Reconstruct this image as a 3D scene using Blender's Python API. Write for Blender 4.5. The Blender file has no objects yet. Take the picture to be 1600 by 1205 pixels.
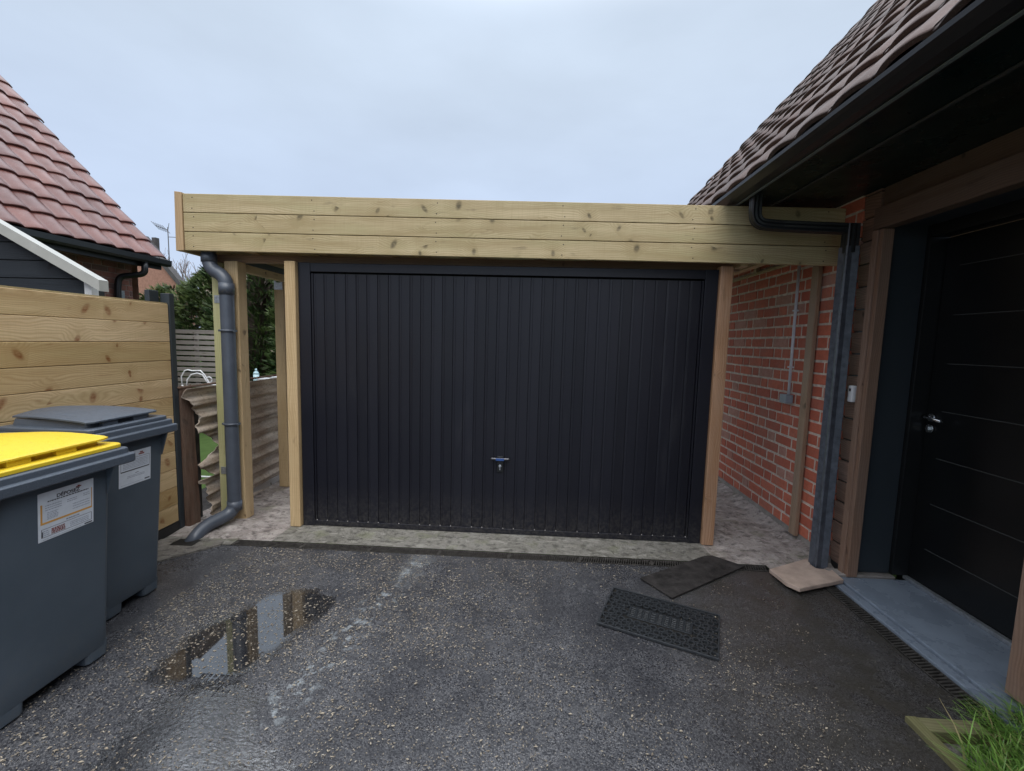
import bpy, math, random
from math import sin, cos, pi, sqrt, radians
from mathutils import Vector as V, Matrix, noise as mn
random.seed(7)
S = bpy.context.scene
COL = S.collection

# ------------------------------------------------------------ camera
H = 1.5
def basis(p, r, y):
    f = V((sin(y)*cos(p), cos(y)*cos(p), -sin(p))); rt = V((cos(y), -sin(y), 0)); up = rt.cross(f)
    return cos(r)*rt+sin(r)*up, -sin(r)*rt+cos(r)*up, f
B = basis(radians(5.672), radians(1.499), radians(-2.696))
cam = bpy.data.cameras.new('camera'); co = bpy.data.objects.new('camera', cam); COL.objects.link(co)
cam.sensor_width = 36; cam.lens = 686.5/1600*36; cam.clip_start = .05; cam.clip_end = 500
m = Matrix((B[0], B[1], -B[2])).transposed().to_4x4(); m.translation = (0, 0, H); co.matrix_world = m
S.camera = co

# ------------------------------------------------------------ light
S.view_settings.view_transform = 'Standard'; S.view_settings.look = 'None'
S.view_settings.exposure = .22; S.view_settings.gamma = 1
S.cycles.max_bounces = 8
EL, AZ = radians(56), radians(172)       # bright part of the overcast, behind the camera
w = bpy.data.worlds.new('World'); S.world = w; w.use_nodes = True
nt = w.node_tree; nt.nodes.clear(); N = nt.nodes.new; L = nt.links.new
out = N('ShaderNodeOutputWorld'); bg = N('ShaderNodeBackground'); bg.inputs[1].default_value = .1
sky = N('ShaderNodeTexSky'); sky.sky_type = 'NISHITA'; sky.sun_disc = False
sky.sun_elevation = EL; sky.sun_rotation = AZ; sky.dust_density = 4; sky.air_density = 1.2
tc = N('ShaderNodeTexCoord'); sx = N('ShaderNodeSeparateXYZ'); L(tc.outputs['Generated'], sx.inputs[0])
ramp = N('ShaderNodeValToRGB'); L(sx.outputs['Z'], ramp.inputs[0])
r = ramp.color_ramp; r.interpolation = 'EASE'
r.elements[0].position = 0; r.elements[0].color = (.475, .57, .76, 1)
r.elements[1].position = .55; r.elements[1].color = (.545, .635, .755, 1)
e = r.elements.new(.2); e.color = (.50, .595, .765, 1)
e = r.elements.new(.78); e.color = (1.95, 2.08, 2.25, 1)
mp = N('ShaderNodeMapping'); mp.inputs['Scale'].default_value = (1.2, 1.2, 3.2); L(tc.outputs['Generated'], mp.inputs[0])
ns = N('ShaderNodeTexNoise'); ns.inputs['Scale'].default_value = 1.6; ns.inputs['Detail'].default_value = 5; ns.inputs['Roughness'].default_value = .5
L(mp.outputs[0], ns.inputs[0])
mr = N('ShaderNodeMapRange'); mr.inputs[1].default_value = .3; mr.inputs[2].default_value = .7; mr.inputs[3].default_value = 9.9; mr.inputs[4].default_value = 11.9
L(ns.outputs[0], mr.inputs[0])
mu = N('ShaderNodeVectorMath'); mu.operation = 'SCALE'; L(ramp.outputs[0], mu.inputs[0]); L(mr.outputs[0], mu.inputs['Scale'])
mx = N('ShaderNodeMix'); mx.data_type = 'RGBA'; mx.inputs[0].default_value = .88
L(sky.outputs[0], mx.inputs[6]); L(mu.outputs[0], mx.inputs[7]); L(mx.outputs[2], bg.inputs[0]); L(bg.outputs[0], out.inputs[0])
sl = bpy.data.lights.new('sun', 'SUN'); sl.energy = 1.5; sl.angle = radians(50); sl.color = (1, .97, .93)
so = bpy.data.objects.new('sun', sl); COL.objects.link(so)
sd = V((sin(AZ)*cos(EL), cos(AZ)*cos(EL), sin(EL)))
so.rotation_euler = sd.to_track_quat('Z', 'Y').to_euler()

# ------------------------------------------------------------ material helpers
class G:
    """small node-graph writer"""
    def __init__(s, name):
        s.m = bpy.data.materials.new(name); s.m.use_nodes = True; s.t = s.m.node_tree
        s.b = s.t.nodes['Principled BSDF']; s.out = s.t.nodes['Material Output']
    def n(s, typ, ins=None, **kw):
        nd = s.t.nodes.new('ShaderNode'+typ)
        for k, v in kw.items(): setattr(nd, k, v)
        for k, v in (ins or {}).items(): s.set(nd.inputs[k], v)
        return nd
    def set(s, sock, v):
        if isinstance(v, bpy.types.NodeSocket): s.t.links.new(v, sock)
        elif isinstance(v, bpy.types.Node): s.t.links.new(v.outputs[0], sock)
        else:
            if isinstance(v, tuple) and len(v) == 3 and sock.type == 'RGBA': v = v+(1,)
            sock.default_value = v
    def math(s, op, a, b=0, c=0, clamp=False):
        nd = s.n('Math', {0: a, 1: b, 2: c}, operation=op); nd.use_clamp = clamp; return nd
    def mix(s, f, a, b, mode='MIX'):
        nd = s.n('Mix', data_type='RGBA', blend_type=mode); s.set(nd.inputs[0], f); s.set(nd.inputs[6], a); s.set(nd.inputs[7], b)
        return nd.outputs[2]
    def rng(s, v, a, b, c=0, d=1):
        return s.n('MapRange', {0: v, 1: a, 2: b, 3: c, 4: d}).outputs[0]
    def noise(s, vec, scale, detail=4, rough=.5, dist=0):
        nd = s.n('TexNoise', {'Scale': scale, 'Detail': detail, 'Roughness': rough, 'Distortion': dist})
        if vec is not None: s.set(nd.inputs['Vector'], vec)
        return nd.outputs[0]
    def vor(s, vec, scale, feature='F1', rand=1):
        nd = s.n('TexVoronoi', {'Scale': scale, 'Randomness': rand}, feature=feature)
        if vec is not None: s.set(nd.inputs['Vector'], vec)
        return nd
    def map(s, vec, scale=(1, 1, 1), loc=(0, 0, 0), rot=(0, 0, 0)):
        return s.n('Mapping', {0: vec, 'Scale': scale, 'Location': loc, 'Rotation': rot}).outputs[0]
    def uv(s): return s.n('TexCoord').outputs['UV']
    def obj(s): return s.n('TexCoord').outputs['Object']
    def pos(s): return s.n('NewGeometry').outputs['Position']
    def bump(s, h, strength=.3, dist=.01):
        nd = s.n('Bump', {'Height': h, 'Strength': strength, 'Distance': dist}); s.set(s.b.inputs['Normal'], nd); return nd
    def fin(s, col=None, rough=None, spec=None, metal=None):
        if col is not None: s.set(s.b.inputs['Base Color'], col)
        if rough is not None: s.set(s.b.inputs['Roughness'], rough)
        if spec is not None: s.set(s.b.inputs['Specular IOR Level'], spec)
        if metal is not None: s.set(s.b.inputs['Metallic'], metal)
        return s.m

def plain(name, col, rough=.5, var=.15, scale=12, bump=0, spec=.5, metal=0, bscale=60):
    g = G(name); p = g.pos()
    n1 = g.noise(p, scale, 5, .6)
    c = g.mix(g.rng(n1, .3, .7), tuple(x*(1-var) for x in col), tuple(min(1, x*(1+var)) for x in col))
    if bump: g.bump(g.noise(p, bscale, 4, .6), bump, .003)
    return g.fin(c, g.rng(g.noise(p, scale*2.3, 3), .3, .7, max(0, rough-.08), min(1, rough+.1)), spec, metal)

def wood(name, light, dark, knot=(.10, .065, .035), rough=.6, green=0, kn=.30, rings=1.0, weather=0, bmp=.35, gcol=(.30, .33, .17), weathcol=(.25, .22, .20)):
    """planks: UV in metres, u along the board; the island random shifts every board"""
    g = G(name); uv = g.uv(); sp = g.n('SeparateXYZ', {0: uv}); u, v = sp.outputs[0], sp.outputs[1]
    # knots
    kv = g.n('CombineXYZ', {0: g.math('MULTIPLY', u, 3.4), 1: g.math('MULTIPLY', v, 7.2)})
    vo = g.vor(kv, 1, rand=.9); wob = g.noise(g.map(uv, (40, 60, 1)), 1, 2)
    df = g.n('VectorMath', {0: kv, 1: vo.outputs['Position']}, operation='SUBTRACT')
    ds = g.n('SeparateXYZ', {0: df}); cc = g.n('SeparateColor', {0: vo.outputs['Color']})
    du = g.math('DIVIDE', ds.outputs[0], 3.4); dv = g.math('DIVIDE', ds.outputs[1], 7.2*1.5)
    du = g.math('ADD', du, g.math('MULTIPLY', dv, g.math('MULTIPLY_ADD', cc.outputs[2], 1.8, -.9)))
    d = g.math('SQRT', g.math('ADD', g.math('MULTIPLY', du, du), g.math('MULTIPLY', dv, dv)))
    d = g.math('ADD', d, g.math('MULTIPLY', g.math('SUBTRACT', wob, .5), .010))
    on = g.math('GREATER_THAN', cc.outputs[0], 1-kn)
    size = g.math('MULTIPLY_ADD', cc.outputs[1], .020, .008)
    kmask = g.math('MULTIPLY', on, g.rng(g.math('DIVIDE', d, size), .5, 1.1, 1, 0))
    halo = g.math('MULTIPLY', on, g.rng(g.math('DIVIDE', d, size), .8, 5, 1, 0))
    # annual rings : long cathedral lines bent around the knots
    warp = g.noise(g.map(uv, (1.1, 3.2, 1)), 1, 3, .5)
    q = g.math('ADD', g.math('MULTIPLY', v, 75), g.math('MULTIPLY', warp, 13*rings))
    q = g.math('ADD', q, g.math('MULTIPLY', halo, 2.6))
    ring = g.math('FRACT', q)
    ring = g.math('POWER', g.math('ABSOLUTE', g.math('MULTIPLY_ADD', ring, 2, -1)), 1.6)
    fine = g.noise(g.map(uv, (9, 420, 1)), 1, 4, .6)
    saw = g.noise(g.map(uv, (190, 3, 1)), 1, 2, .5)
    big = g.noise(g.map(uv, (.9, 5, 1)), 1, 3, .5)
    f = g.math('ADD', g.math('MULTIPLY', ring, .62), g.math('MULTIPLY', fine, .42))
    f = g.math('ADD', f, g.math('MULTIPLY_ADD', big, .7, -.25), 0, True)
    c = g.mix(f, light, dark)
    c = g.mix(g.math('MULTIPLY', halo, .55), c, dark)
    if green: c = g.mix(g.math('MULTIPLY', g.rng(g.noise(g.map(uv, (1.5, 9, 1), (5, 3, 0)), 1, 3), .42, .68), green), c, gcol)
    c = g.mix(g.rng(saw, .50, .72, 0, .32), c, dark)
    c = g.mix(g.math('MULTIPLY', kmask, g.rng(wob, .3, .6, .55, 1)), c, knot)
    crk = g.noise(g.map(uv, (3.2, 130, 1), (9, 1, 0)), 1, 2, .5)
    c = g.mix(g.rng(crk, .75, .79, 0, .7), c, knot)
    if weather: c = g.mix(g.math('MULTIPLY', g.rng(g.noise(g.map(uv, (2, 6, 1), (2, 7, 0)), 1, 5, .65), .35, .65), weather), c, weathcol)
    hgt = g.math('SUBTRACT', g.math('MULTIPLY', fine, .5), g.math('MULTIPLY', kmask, .5))
    tone = g.n('Attribute', attribute_name='tone', attribute_type='GEOMETRY').outputs['Fac']
    st = g.noise(g.map(uv, (1.3, 16, 1), (3, 8, 0)), 1, 5, .65)
    c = g.mix(g.rng(st, .48, .68, 0, .75), c, dark); c = g.mix(g.rng(st, .45, .3, 0, .35), c, tuple(min(1, x*1.12) for x in light))
    c = g.mix(g.rng(g.noise(g.map(uv, (5, 26, 1), (1, 2, 0)), 1, 3, .6), .62, .74, 0, .4), c, knot)
    hs = g.n('HueSaturation', {'Color': c, 'Value': g.rng(tone, 0, 1, .86, 1.12), 'Saturation': g.rng(tone, 0, 1, 1.08, .92)}); c = hs.outputs[0]
    g.bump(g.math('ADD', hgt, g.math('MULTIPLY', ring, -.25)), bmp, .0025*max(1, bmp*1.5))
    return g.fin(c, rough, .35)

M = {}
M['fascia'] = wood('pale_treated_pine', (.64, .53, .34), (.37, .285, .15), (.13, .105, .06), green=.35, kn=.50, gcol=(.40, .38, .20))
M['corner'] = wood('tan_pine', (.46, .31, .16), (.34, .22, .11), kn=.1)
M['post'] = wood('yellow_pine', (.63, .475, .28), (.42, .29, .15), kn=.34)
M['post_green'] = wood('green_pine', (.60, .56, .34), (.44, .42, .21), green=.5, kn=.12)
M['post_old'] = wood('orange_worn_pine', (.46, .265, .15), (.27, .13, .055), kn=.3, weather=.3, weathcol=(.30, .22, .17))
M['batten'] = wood('dull_pine', (.38, .25, .155), (.25, .155, .09), kn=.12, weather=.3)
M['fence'] = wood('golden_fence_pine', (.72, .54, .31), (.46, .31, .15), (.24, .095, .035), green=.22, kn=.60, rings=1.9, gcol=(.36, .31, .13))
M['beam'] = wood('brown_beam_wood', (.30, .19, .12), (.18, .11, .07), kn=.15)
M['clad'] = wood('dark_brown_cladding', (.30, .175, .12), (.14, .08, .055), (.02, .012, .01), kn=.16, rings=1.3, weather=.3, weathcol=(.17, .135, .12), rough=.75)
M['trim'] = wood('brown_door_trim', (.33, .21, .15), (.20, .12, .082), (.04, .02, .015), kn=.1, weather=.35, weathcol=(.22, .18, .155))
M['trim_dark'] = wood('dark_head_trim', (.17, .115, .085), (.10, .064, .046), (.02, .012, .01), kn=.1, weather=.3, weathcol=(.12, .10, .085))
M['oldwood'] = wood('rotten_brown_post', (.19, .10, .062), (.06, .03, .02), (.012, .008, .007), kn=.3, rings=1.8, weather=.6, weathcol=(.17, .13, .10), rough=.9, bmp=1.2)
M['edging'] = wood('mossy_edging_wood', (.24, .22, .12), (.13, .12, .06), kn=.1, green=.6, gcol=(.15, .17, .06), rough=.85)
M['greywood'] = wood('grey_slat_wood', (.42, .39, .36), (.25, .23, .21), kn=.1)

def tilemat(name, a, b, rough, coat=.3):
    g = G(name); p = g.pos(); at = g.n('Attribute', attribute_name='tone', attribute_type='GEOMETRY').outputs['Fac']
    c = g.mix(at, a, b)
    st = g.noise(p, 7, 6, .65); c = g.mix(g.rng(st, .5, .72, 0, .5), c, tuple(x*.45 for x in a))
    sp = g.noise(p, 140, 3, .6); c = g.mix(g.rng(sp, .58, .68, 0, .5), c, (.25, .23, .20))
    g.bump(g.noise(p, 90, 4, .6), .25, .002)
    lv = g.noise(p, 2.2, 4, .6); c = g.mix(g.rng(lv, .45, .7, 0, .45), c, tuple(x*.6 for x in b)); g.set(g.b.inputs['Coat Weight'], coat); g.set(g.b.inputs['Coat Roughness'], .3); return g.fin(c, g.rng(st, .3, .7, rough-.05, rough+.15), .45)
M['tile_l'] = tilemat('wet_red_roof_tile', (.185, .062, .046), (.115, .040, .034), .36)
M['tile_r'] = tilemat('wet_brown_roof_tile', (.125, .077, .064), (.064, .045, .040), .62, .0)

def brickmat(name, a, b, c2, dirt=.4):
    g = G(name); p = g.pos(); at = g.n('Attribute', attribute_name='tone', attribute_type='GEOMETRY').outputs['Fac']
    c = g.mix(g.rng(at, 0, .8), a, b); c = g.mix(g.rng(at, .86, .9), c, c2)
    n1 = g.noise(p, 26, 6, .7); c = g.mix(g.rng(n1, .42, .75, 0, .6), c, tuple(x*.55 for x in a))
    n2 = g.noise(p, 3.1, 5, .6); c = g.mix(g.rng(n2, .50, .72, 0, dirt), c, (.33, .24, .19))
    n3 = g.noise(p, 160, 4, .7); c = g.mix(g.rng(n3, .62, .72, 0, .45), c, (.42, .30, .24))
    g.bump(g.math('ADD', g.noise(p, 55, 5, .7), g.math('MULTIPLY', n3, .4)), .6, .006)
    return g.fin(c, .82, .3)
M['brick'] = brickmat('orange_red_brick', (.64, .19, .115), (.50, .135, .085), (.52, .28, .22))
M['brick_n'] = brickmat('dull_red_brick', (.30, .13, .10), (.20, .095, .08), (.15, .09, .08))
M['mortar'] = plain('mortar', (.64, .55, .47), .9, .3, 20, .6, .2)
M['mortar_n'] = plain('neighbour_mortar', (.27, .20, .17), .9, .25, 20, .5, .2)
M['plinth'] = plain('grey_render', (.25, .225, .205), .85, .3, 9, .7, .2)

def blackmetal(name, col, rough, spec=.5):
    g = G(name); p = g.pos(); n1 = g.noise(p, 2.2, 4, .5)
    gr = g.noise(g.map(p, (160, 160, 5)), 1, 3, .6)
    g.bump(gr, .12, .0012)
    dirt = g.noise(p, 30, 6, .7)
    c = g.mix(g.rng(dirt, .62, .8, 0, .35), col, tuple(x*1.9+.01 for x in col))
    return g.fin(c, g.rng(n1, .3, .7, rough-.05, rough+.07), spec)
def gdoor():
    g = G('anthracite_garage_steel'); p = g.pos(); sp = g.n('SeparateXYZ', {0: p}); at = g.n('Attribute', attribute_name='tone', attribute_type='GEOMETRY').outputs['Fac']
    n1 = g.noise(p, 2.2, 4, .5); n2 = g.noise(g.map(p, (9, 9, 1.3)), 1, 5, .65); n3 = g.noise(p, 45, 5, .7)
    c = g.mix(at, (.0075, .0078, .0125), (.0105, .011, .017))
    low = g.math('MULTIPLY', g.rng(sp.outputs[2], .0, .34, 1, 0), g.rng(n3, .42, .75)); c = g.mix(g.math('MULTIPLY', low, .7), c, (.085, .078, .07))
    run = g.rng(n2, .60, .80, 0, .22); c = g.mix(run, c, (.05, .05, .055))
    g.bump(g.math('ADD', g.noise(g.map(p, (160, 160, 5)), 1, 3, .6), g.math('MULTIPLY', g.noise(p, 3.5, 2), 6)), .14, .0015)
    return g.fin(c, g.math('ADD', g.rng(n1, .3, .7, .34, .46), g.math('MULTIPLY', run, .5)), .34)
M['door_black'] = gdoor()
M['black'] = blackmetal('black_paint', (.010, .011, .012), .38)
M['frontdoor'] = blackmetal('black_front_door', (.0055, .0065, .0075), .33)
M['reveal'] = blackmetal('dark_blue_grey_panel', (.030, .038, .045), .5)
M['soffit'] = plain('green_black_soffit', (.0028, .013, .0115), .3, .5, 3, .1, .4)
M['groove'] = plain('greyish_groove', (.06, .065, .065), .5, .1)
M['gutter'] = blackmetal('black_gutter', (.016, .018, .02), .33)
M['strip'] = plain('grey_green_strip', (.16, .20, .20), .4, .2)
M['pipe'] = plain('slate_grey_pvc', (.066, .078, .10), .38, .12, 9, .05)
M['rpipe'] = plain('grey_ribbed_downpipe', (.078, .088, .108), .4, .4, 25, .1)
M['galv'] = plain('galvanised_steel', (.42, .45, .48), .38, .25, 60, .1, metal=.7)
M['chrome'] = plain('brushed_steel', (.62, .64, .66), .22, .05, 40, metal=1)
def bodym():
    g = G('slate_bin_plastic'); p = g.pos(); a = g.noise(p, 4, 5, .6); sc = g.noise(g.map(p, (30, 30, 260), rot=(.5, .2, 0)), 1, 4, .7); n3 = g.noise(p, 24, 6, .7); z = g.n('SeparateXYZ', {0: p}).outputs[2]
    c = g.mix(g.rng(a, .35, .7), (.062, .082, .105), (.078, .100, .126)); c = g.mix(g.rng(sc, .66, .74, 0, .35), c, (.13, .145, .16))
    d = g.math('MULTIPLY', g.rng(z, .0, .28, 1, .08), g.rng(n3, .45, .75)); c = g.mix(g.math('MULTIPLY', d, .45), c, (.12, .11, .095))
    g.bump(g.noise(p, 420, 3), .2, .002); return g.fin(c, g.rng(a, .3, .7, .38, .52), .5)
M['binbody'] = bodym()

def lidm(name, col, dirt):
    g = G(name); p = g.pos(); a = g.noise(p, 9, 5, .6); b = g.noise(p, 60, 5, .7)
    vd = g.vor(p, 150); vcc = g.n('SeparateColor', {0: vd.outputs['Color']}); drop = g.math('MULTIPLY', g.math('GREATER_THAN', vcc.outputs[0], .45), g.rng(vd.outputs['Distance'], .12, .34, 1, 0))
    c = g.mix(g.rng(a, .35, .7, 0, .3), col, tuple(x*.72 for x in col)); c = g.mix(g.rng(b, .60, .74, 0, .55), c, dirt)
    g.bump(g.math('ADD', drop, g.math('MULTIPLY', b, .5)), .55, .0022)
    return g.fin(c, g.math('SUBTRACT', g.rng(a, .3, .7, .34, .5), g.math('MULTIPLY', drop, .25)), .5)
M['yellow'] = lidm('yellow_lid_plastic', (.76, .54, .03), (.40, .29, .07))
M['handle'] = plain('dark_metal_handle', (.10, .10, .11), .3, .1, 40, metal=.8)
M['binlid'] = lidm('slate_lid_plastic', (.075, .092, .118), (.16, .165, .17))
M['white'] = plain('off_white_plastic', (.70, .71, .72), .4, .06, 20)
M['paper'] = plain('white_sticker', (.62, .66, .72), .45, .06, 30)
M['ink'] = plain('dark_print', (.05, .05, .06), .5)
M['inkgrey'] = plain('grey_print', (.30, .33, .39), .5, .3, 90)
M['orange'] = plain('orange_print', (.62, .33, .08), .5)
M['inkred'] = plain('maroon_print', (.22, .05, .04), .5)
M['conduit'] = plain('grey_conduit', (.66, .68, .72), .5, .1)
M['boxgrey'] = plain('grey_junction_box', (.28, .31, .35), .5, .15)
M['shed'] = wood('dark_blue_grey_boards', (.035, .043, .052), (.016, .020, .026), (.008, .008, .01), kn=.1, rings=1.2)
M['shedtrim'] = plain('beige_grey_metal_trim', (.42, .42, .39), .4, .08, 6)
M['rubber'] = plain('black_rubber', (.018, .021, .025), .45, .4, 40, .3)
M['rubber_hi'] = plain('highlight_black_rubber', (.026, .029, .033), .42, .4, 60, .3)  # lighter copy of the rubber, paints the lit upper edges of the mat
M['oldmat'] = plain('worn_black_carpet', (.028, .025, .024), .8, .6, 14, .9, .3, bscale=130)
M['grate'] = plain('dirty_black_grate', (.050, .046, .042), .85, .5, 30, .3, .15)
M['pit'] = plain('painted_hole_dark', (.008, .007, .006), .6)  # near-black colour painting the dark inside holes and slots
M['sand'] = plain('pink_sandstone', (.46, .35, .285), .75, .25, 7, .5, .3)
M['bluestone'] = None
M['bark'] = plain('grey_brown_bark', (.12, .095, .075), .9, .3, 20, .5)
M['bare'] = plain('pale_twig_bark', (.20, .15, .13), .9, .3, 20)
M['farbrick'] = plain('orange_far_brick', (.32, .17, .125), .9, .2, 14, .3)
M['faroof'] = plain('dark_verge_slate', (.07, .065, .065), .7, .2, 9)
M['beige'] = plain('beige_far_roof', (.36, .30, .24), .9, .2, 5)
M['blue'] = plain('pale_blue_plastic', (.42, .60, .66), .25, .15, 30)
M['bluereflection'] = plain('painted_blue_reflection', (.03, .08, .26), .3, .2, 30)  # the handle's blue reflection, put into a colour
M['render_far'] = plain('pale_block', (.42, .43, .45), .8, .15, 8)
M['reflector'] = plain('droplet_grey', (.30, .28, .27), .5, .3, 200)

def leafmat(name, a, b, rough=.55):
    g = G(name); at = g.n('Attribute', attribute_name='tone', attribute_type='GEOMETRY').outputs['Fac']
    c = g.mix(g.math('GREATER_THAN', at, 1.5), g.mix(g.math('MINIMUM', at, 1), a, b), (.34, .29, .14)); return g.fin(c, rough, .35)
M['conifer'] = leafmat('conifer_sprays', (.022, .050, .014), (.125, .175, .050))
M['grass'] = leafmat('grass_blades', (.06, .15, .022), (.22, .38, .075), .45)
M['chips'] = leafmat('chaff_and_leaf_bits', (.17, .14, .105), (.46, .40, .31), .7)

def corrmat():
    g = G('weathered_fibre_cement'); p = g.pos()
    a = g.noise(g.map(p, (3, 3, 22)), 1, 6, .65); b = g.noise(p, 45, 5, .7)
    c = g.mix(g.rng(a, .3, .7), (.32, .245, .19), (.62, .54, .45))
    c = g.mix(g.rng(b, .5, .72, 0, .7), c, (.15, .11, .09)); c = g.mix(g.rng(g.noise(p, 9, 5), .56, .7, 0, .5), c, (.42, .39, .34))
    g.bump(g.math('ADD', a, b), .6, .006); return g.fin(c, .9, .2)
M['corr'] = corrmat()
def stonemat():
    g = G('wet_blue_limestone'); p = g.pos()
    a = g.noise(p, 5, 6, .65); c = g.mix(g.rng(a, .3, .7), (.155, .185, .23), (.215, .255, .31))
    b = g.noise(g.map(p, (60, 22, 60)), 1, 4, .6)
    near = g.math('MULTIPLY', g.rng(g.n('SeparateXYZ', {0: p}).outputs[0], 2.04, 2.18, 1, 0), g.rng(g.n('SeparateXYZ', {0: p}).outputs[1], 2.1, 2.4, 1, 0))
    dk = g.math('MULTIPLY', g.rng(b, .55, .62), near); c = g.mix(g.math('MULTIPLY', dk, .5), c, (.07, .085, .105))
    g.bump(b, .1, .003); return g.fin(c, g.rng(a, .35, .65, .18, .38), .5)
M['bluestone'] = stonemat()

def asphalt():
    g = G('wet_asphalt'); p = g.pos(); sp = g.n('SeparateXYZ', {0: p}); X, Y = sp.outputs[0], sp.outputs[1]
    vo = g.vor(p, 165); vc = g.n('SeparateColor', {0: vo.outputs['Color']})
    vo2 = g.vor(p, 330); vc2 = g.n('SeparateColor', {0: vo2.outputs['Color']})
    big = g.noise(p, 1.3, 5, .6); mid = g.noise(p, 6, 5, .65)
    c = g.mix(g.rng(vc.outputs[0], .2, 1), (.021, .022, .027), (.106, .108, .118))
    c = g.mix(g.rng(vc2.outputs[0], .78, .93, 0, .8), c, (.22, .215, .215))
    c = g.mix(g.rng(mid, .4, .7, 0, .6), c, (.020, .021, .026)); c = g.mix(g.rng(g.noise(g.map(p, (1, .7, 1), (4, 2, 0)), 2.1, 5, .6), .45, .68, 0, .5), c, (.016, .016, .020)); c = g.mix(g.rng(g.noise(p, 3.3, 6, .7), .56, .72, 0, .4), c, (.11, .11, .115))
    # tan grit
    gm = g.map(p, (1, 1.9, 1), rot=(0, 0, .5)); vg = g.vor(gm, 58); vgc = g.n('SeparateColor', {0: vg.outputs['Color']})
    grit = g.math('MULTIPLY', g.math('GREATER_THAN', vgc.outputs[0], .80), g.math('LESS_THAN', vg.outputs['Distance'], g.math('MULTIPLY', vgc.outputs[1], .30)))
    grit = g.math('MULTIPLY', grit, g.rng(mid, .38, .6, .25, 1))
    c = g.mix(grit, c, g.mix(vgc.outputs[2], (.24, .21, .17), (.40, .37, .32)))
    # brownish, mossy, smoother ground to the right
    br = g.math('MULTIPLY', g.rng(g.math('ADD', X, g.math('MULTIPLY', big, .9)), 1.05, 1.9), g.rng(mid, .3, .6, .5, 1))
    c = g.mix(g.math('MULTIPLY', br, .62), c, g.mix(mid, (.035, .026, .023), (.055, .05, .032)))
    # whitish lime trail
    d1 = g.math('ABSOLUTE', g.math('SUBTRACT', g.math('ADD', X, g.math('MULTIPLY', g.math('SUBTRACT', Y, 2.8), -.20)), -.745))
    tr = g.math('MULTIPLY', g.rng(d1, .02, .13, 1, 0), g.math('MULTIPLY', g.rng(Y, 1.35, 1.6), g.rng(Y, 2.85, 2.95, 1, 0)))
    ln = g.noise(p, 16, 6, .7); lime = g.math('MULTIPLY', tr, g.rng(ln, .53, .60))
    up = g.math('MULTIPLY', g.rng(Y, 2.45, 2.7), g.rng(d1, .0, .10, .55, 0)); lime = g.math('MAXIMUM', lime, g.math('MULTIPLY', up, g.rng(ln, .35, .6)))
    c = g.mix(g.math('MULTIPLY', lime, g.rng(vo.outputs['Distance'], .1, .6, .9, .35)), c, (.36, .40, .42))
    hgt = g.math('ADD', g.math('MULTIPLY', vo.outputs['Distance'], -.6), g.math('MULTIPLY', vo2.outputs['Distance'], -.25))
    g.bump(g.math('ADD', hgt, g.math('MULTIPLY', mid, .5)), .5, .0035)
    wet = g.rng(g.math('ADD', big, g.math('MULTIPLY', mid, .4)), .55, .9)
    return g.fin(c, g.mix(wet, (.20,)*3, (.44,)*3), .5)
M['asphalt'] = asphalt()

def concrete(name, a, b, moss=.4):
    g = G(name); p = g.pos(); sp = g.n('SeparateXYZ', {0: p})
    n1 = g.noise(p, 3.2, 7, .68); n2 = g.noise(p, 18, 6, .7); n3 = g.noise(p, 130, 4, .7)
    c = g.mix(g.rng(n1, .36, .62), a, b)
    c = g.mix(g.rng(n2, .50, .62, 0, .8), c, tuple(x*.36 for x in a)); n4 = g.noise(g.map(p, (1, 1.7, 1), rot=(0, 0, .7)), 9, 6, .7, .6); c = g.mix(g.rng(n4, .53, .62, 0, .65), c, tuple(min(1, x*1.35) for x in b))
    c = g.mix(g.rng(g.noise(p, 5.5, 5, .6), .55, .68, 0, moss), c, (.19, .20, .11))
    c = g.mix(g.rng(n3, .6, .7, 0, .4), c, (.50, .46, .42))
    g.bump(g.math('ADD', g.math('ADD', n2, n4), g.math('MULTIPLY', n3, .35)), 1, .022)
    return g.fin(c, g.rng(n1, .4, .6, .75, .4), .4)
M['concrete'] = concrete('rough_old_concrete', (.25, .21, .19), (.47, .42, .39))
M['strip_conc'] = concrete('greenish_concrete_strip', (.18, .17, .145), (.28, .265, .235), .5)
M['slab'] = concrete('grey_concrete_slab', (.17, .155, .135), (.235, .215, .19), .3)
g = G('garden_turf'); p = g.pos()
M['turf'] = g.fin(g.mix(g.noise(p, 8, 5), (.04, .075, .018), (.09, .15, .04)), .9, .2)

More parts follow.
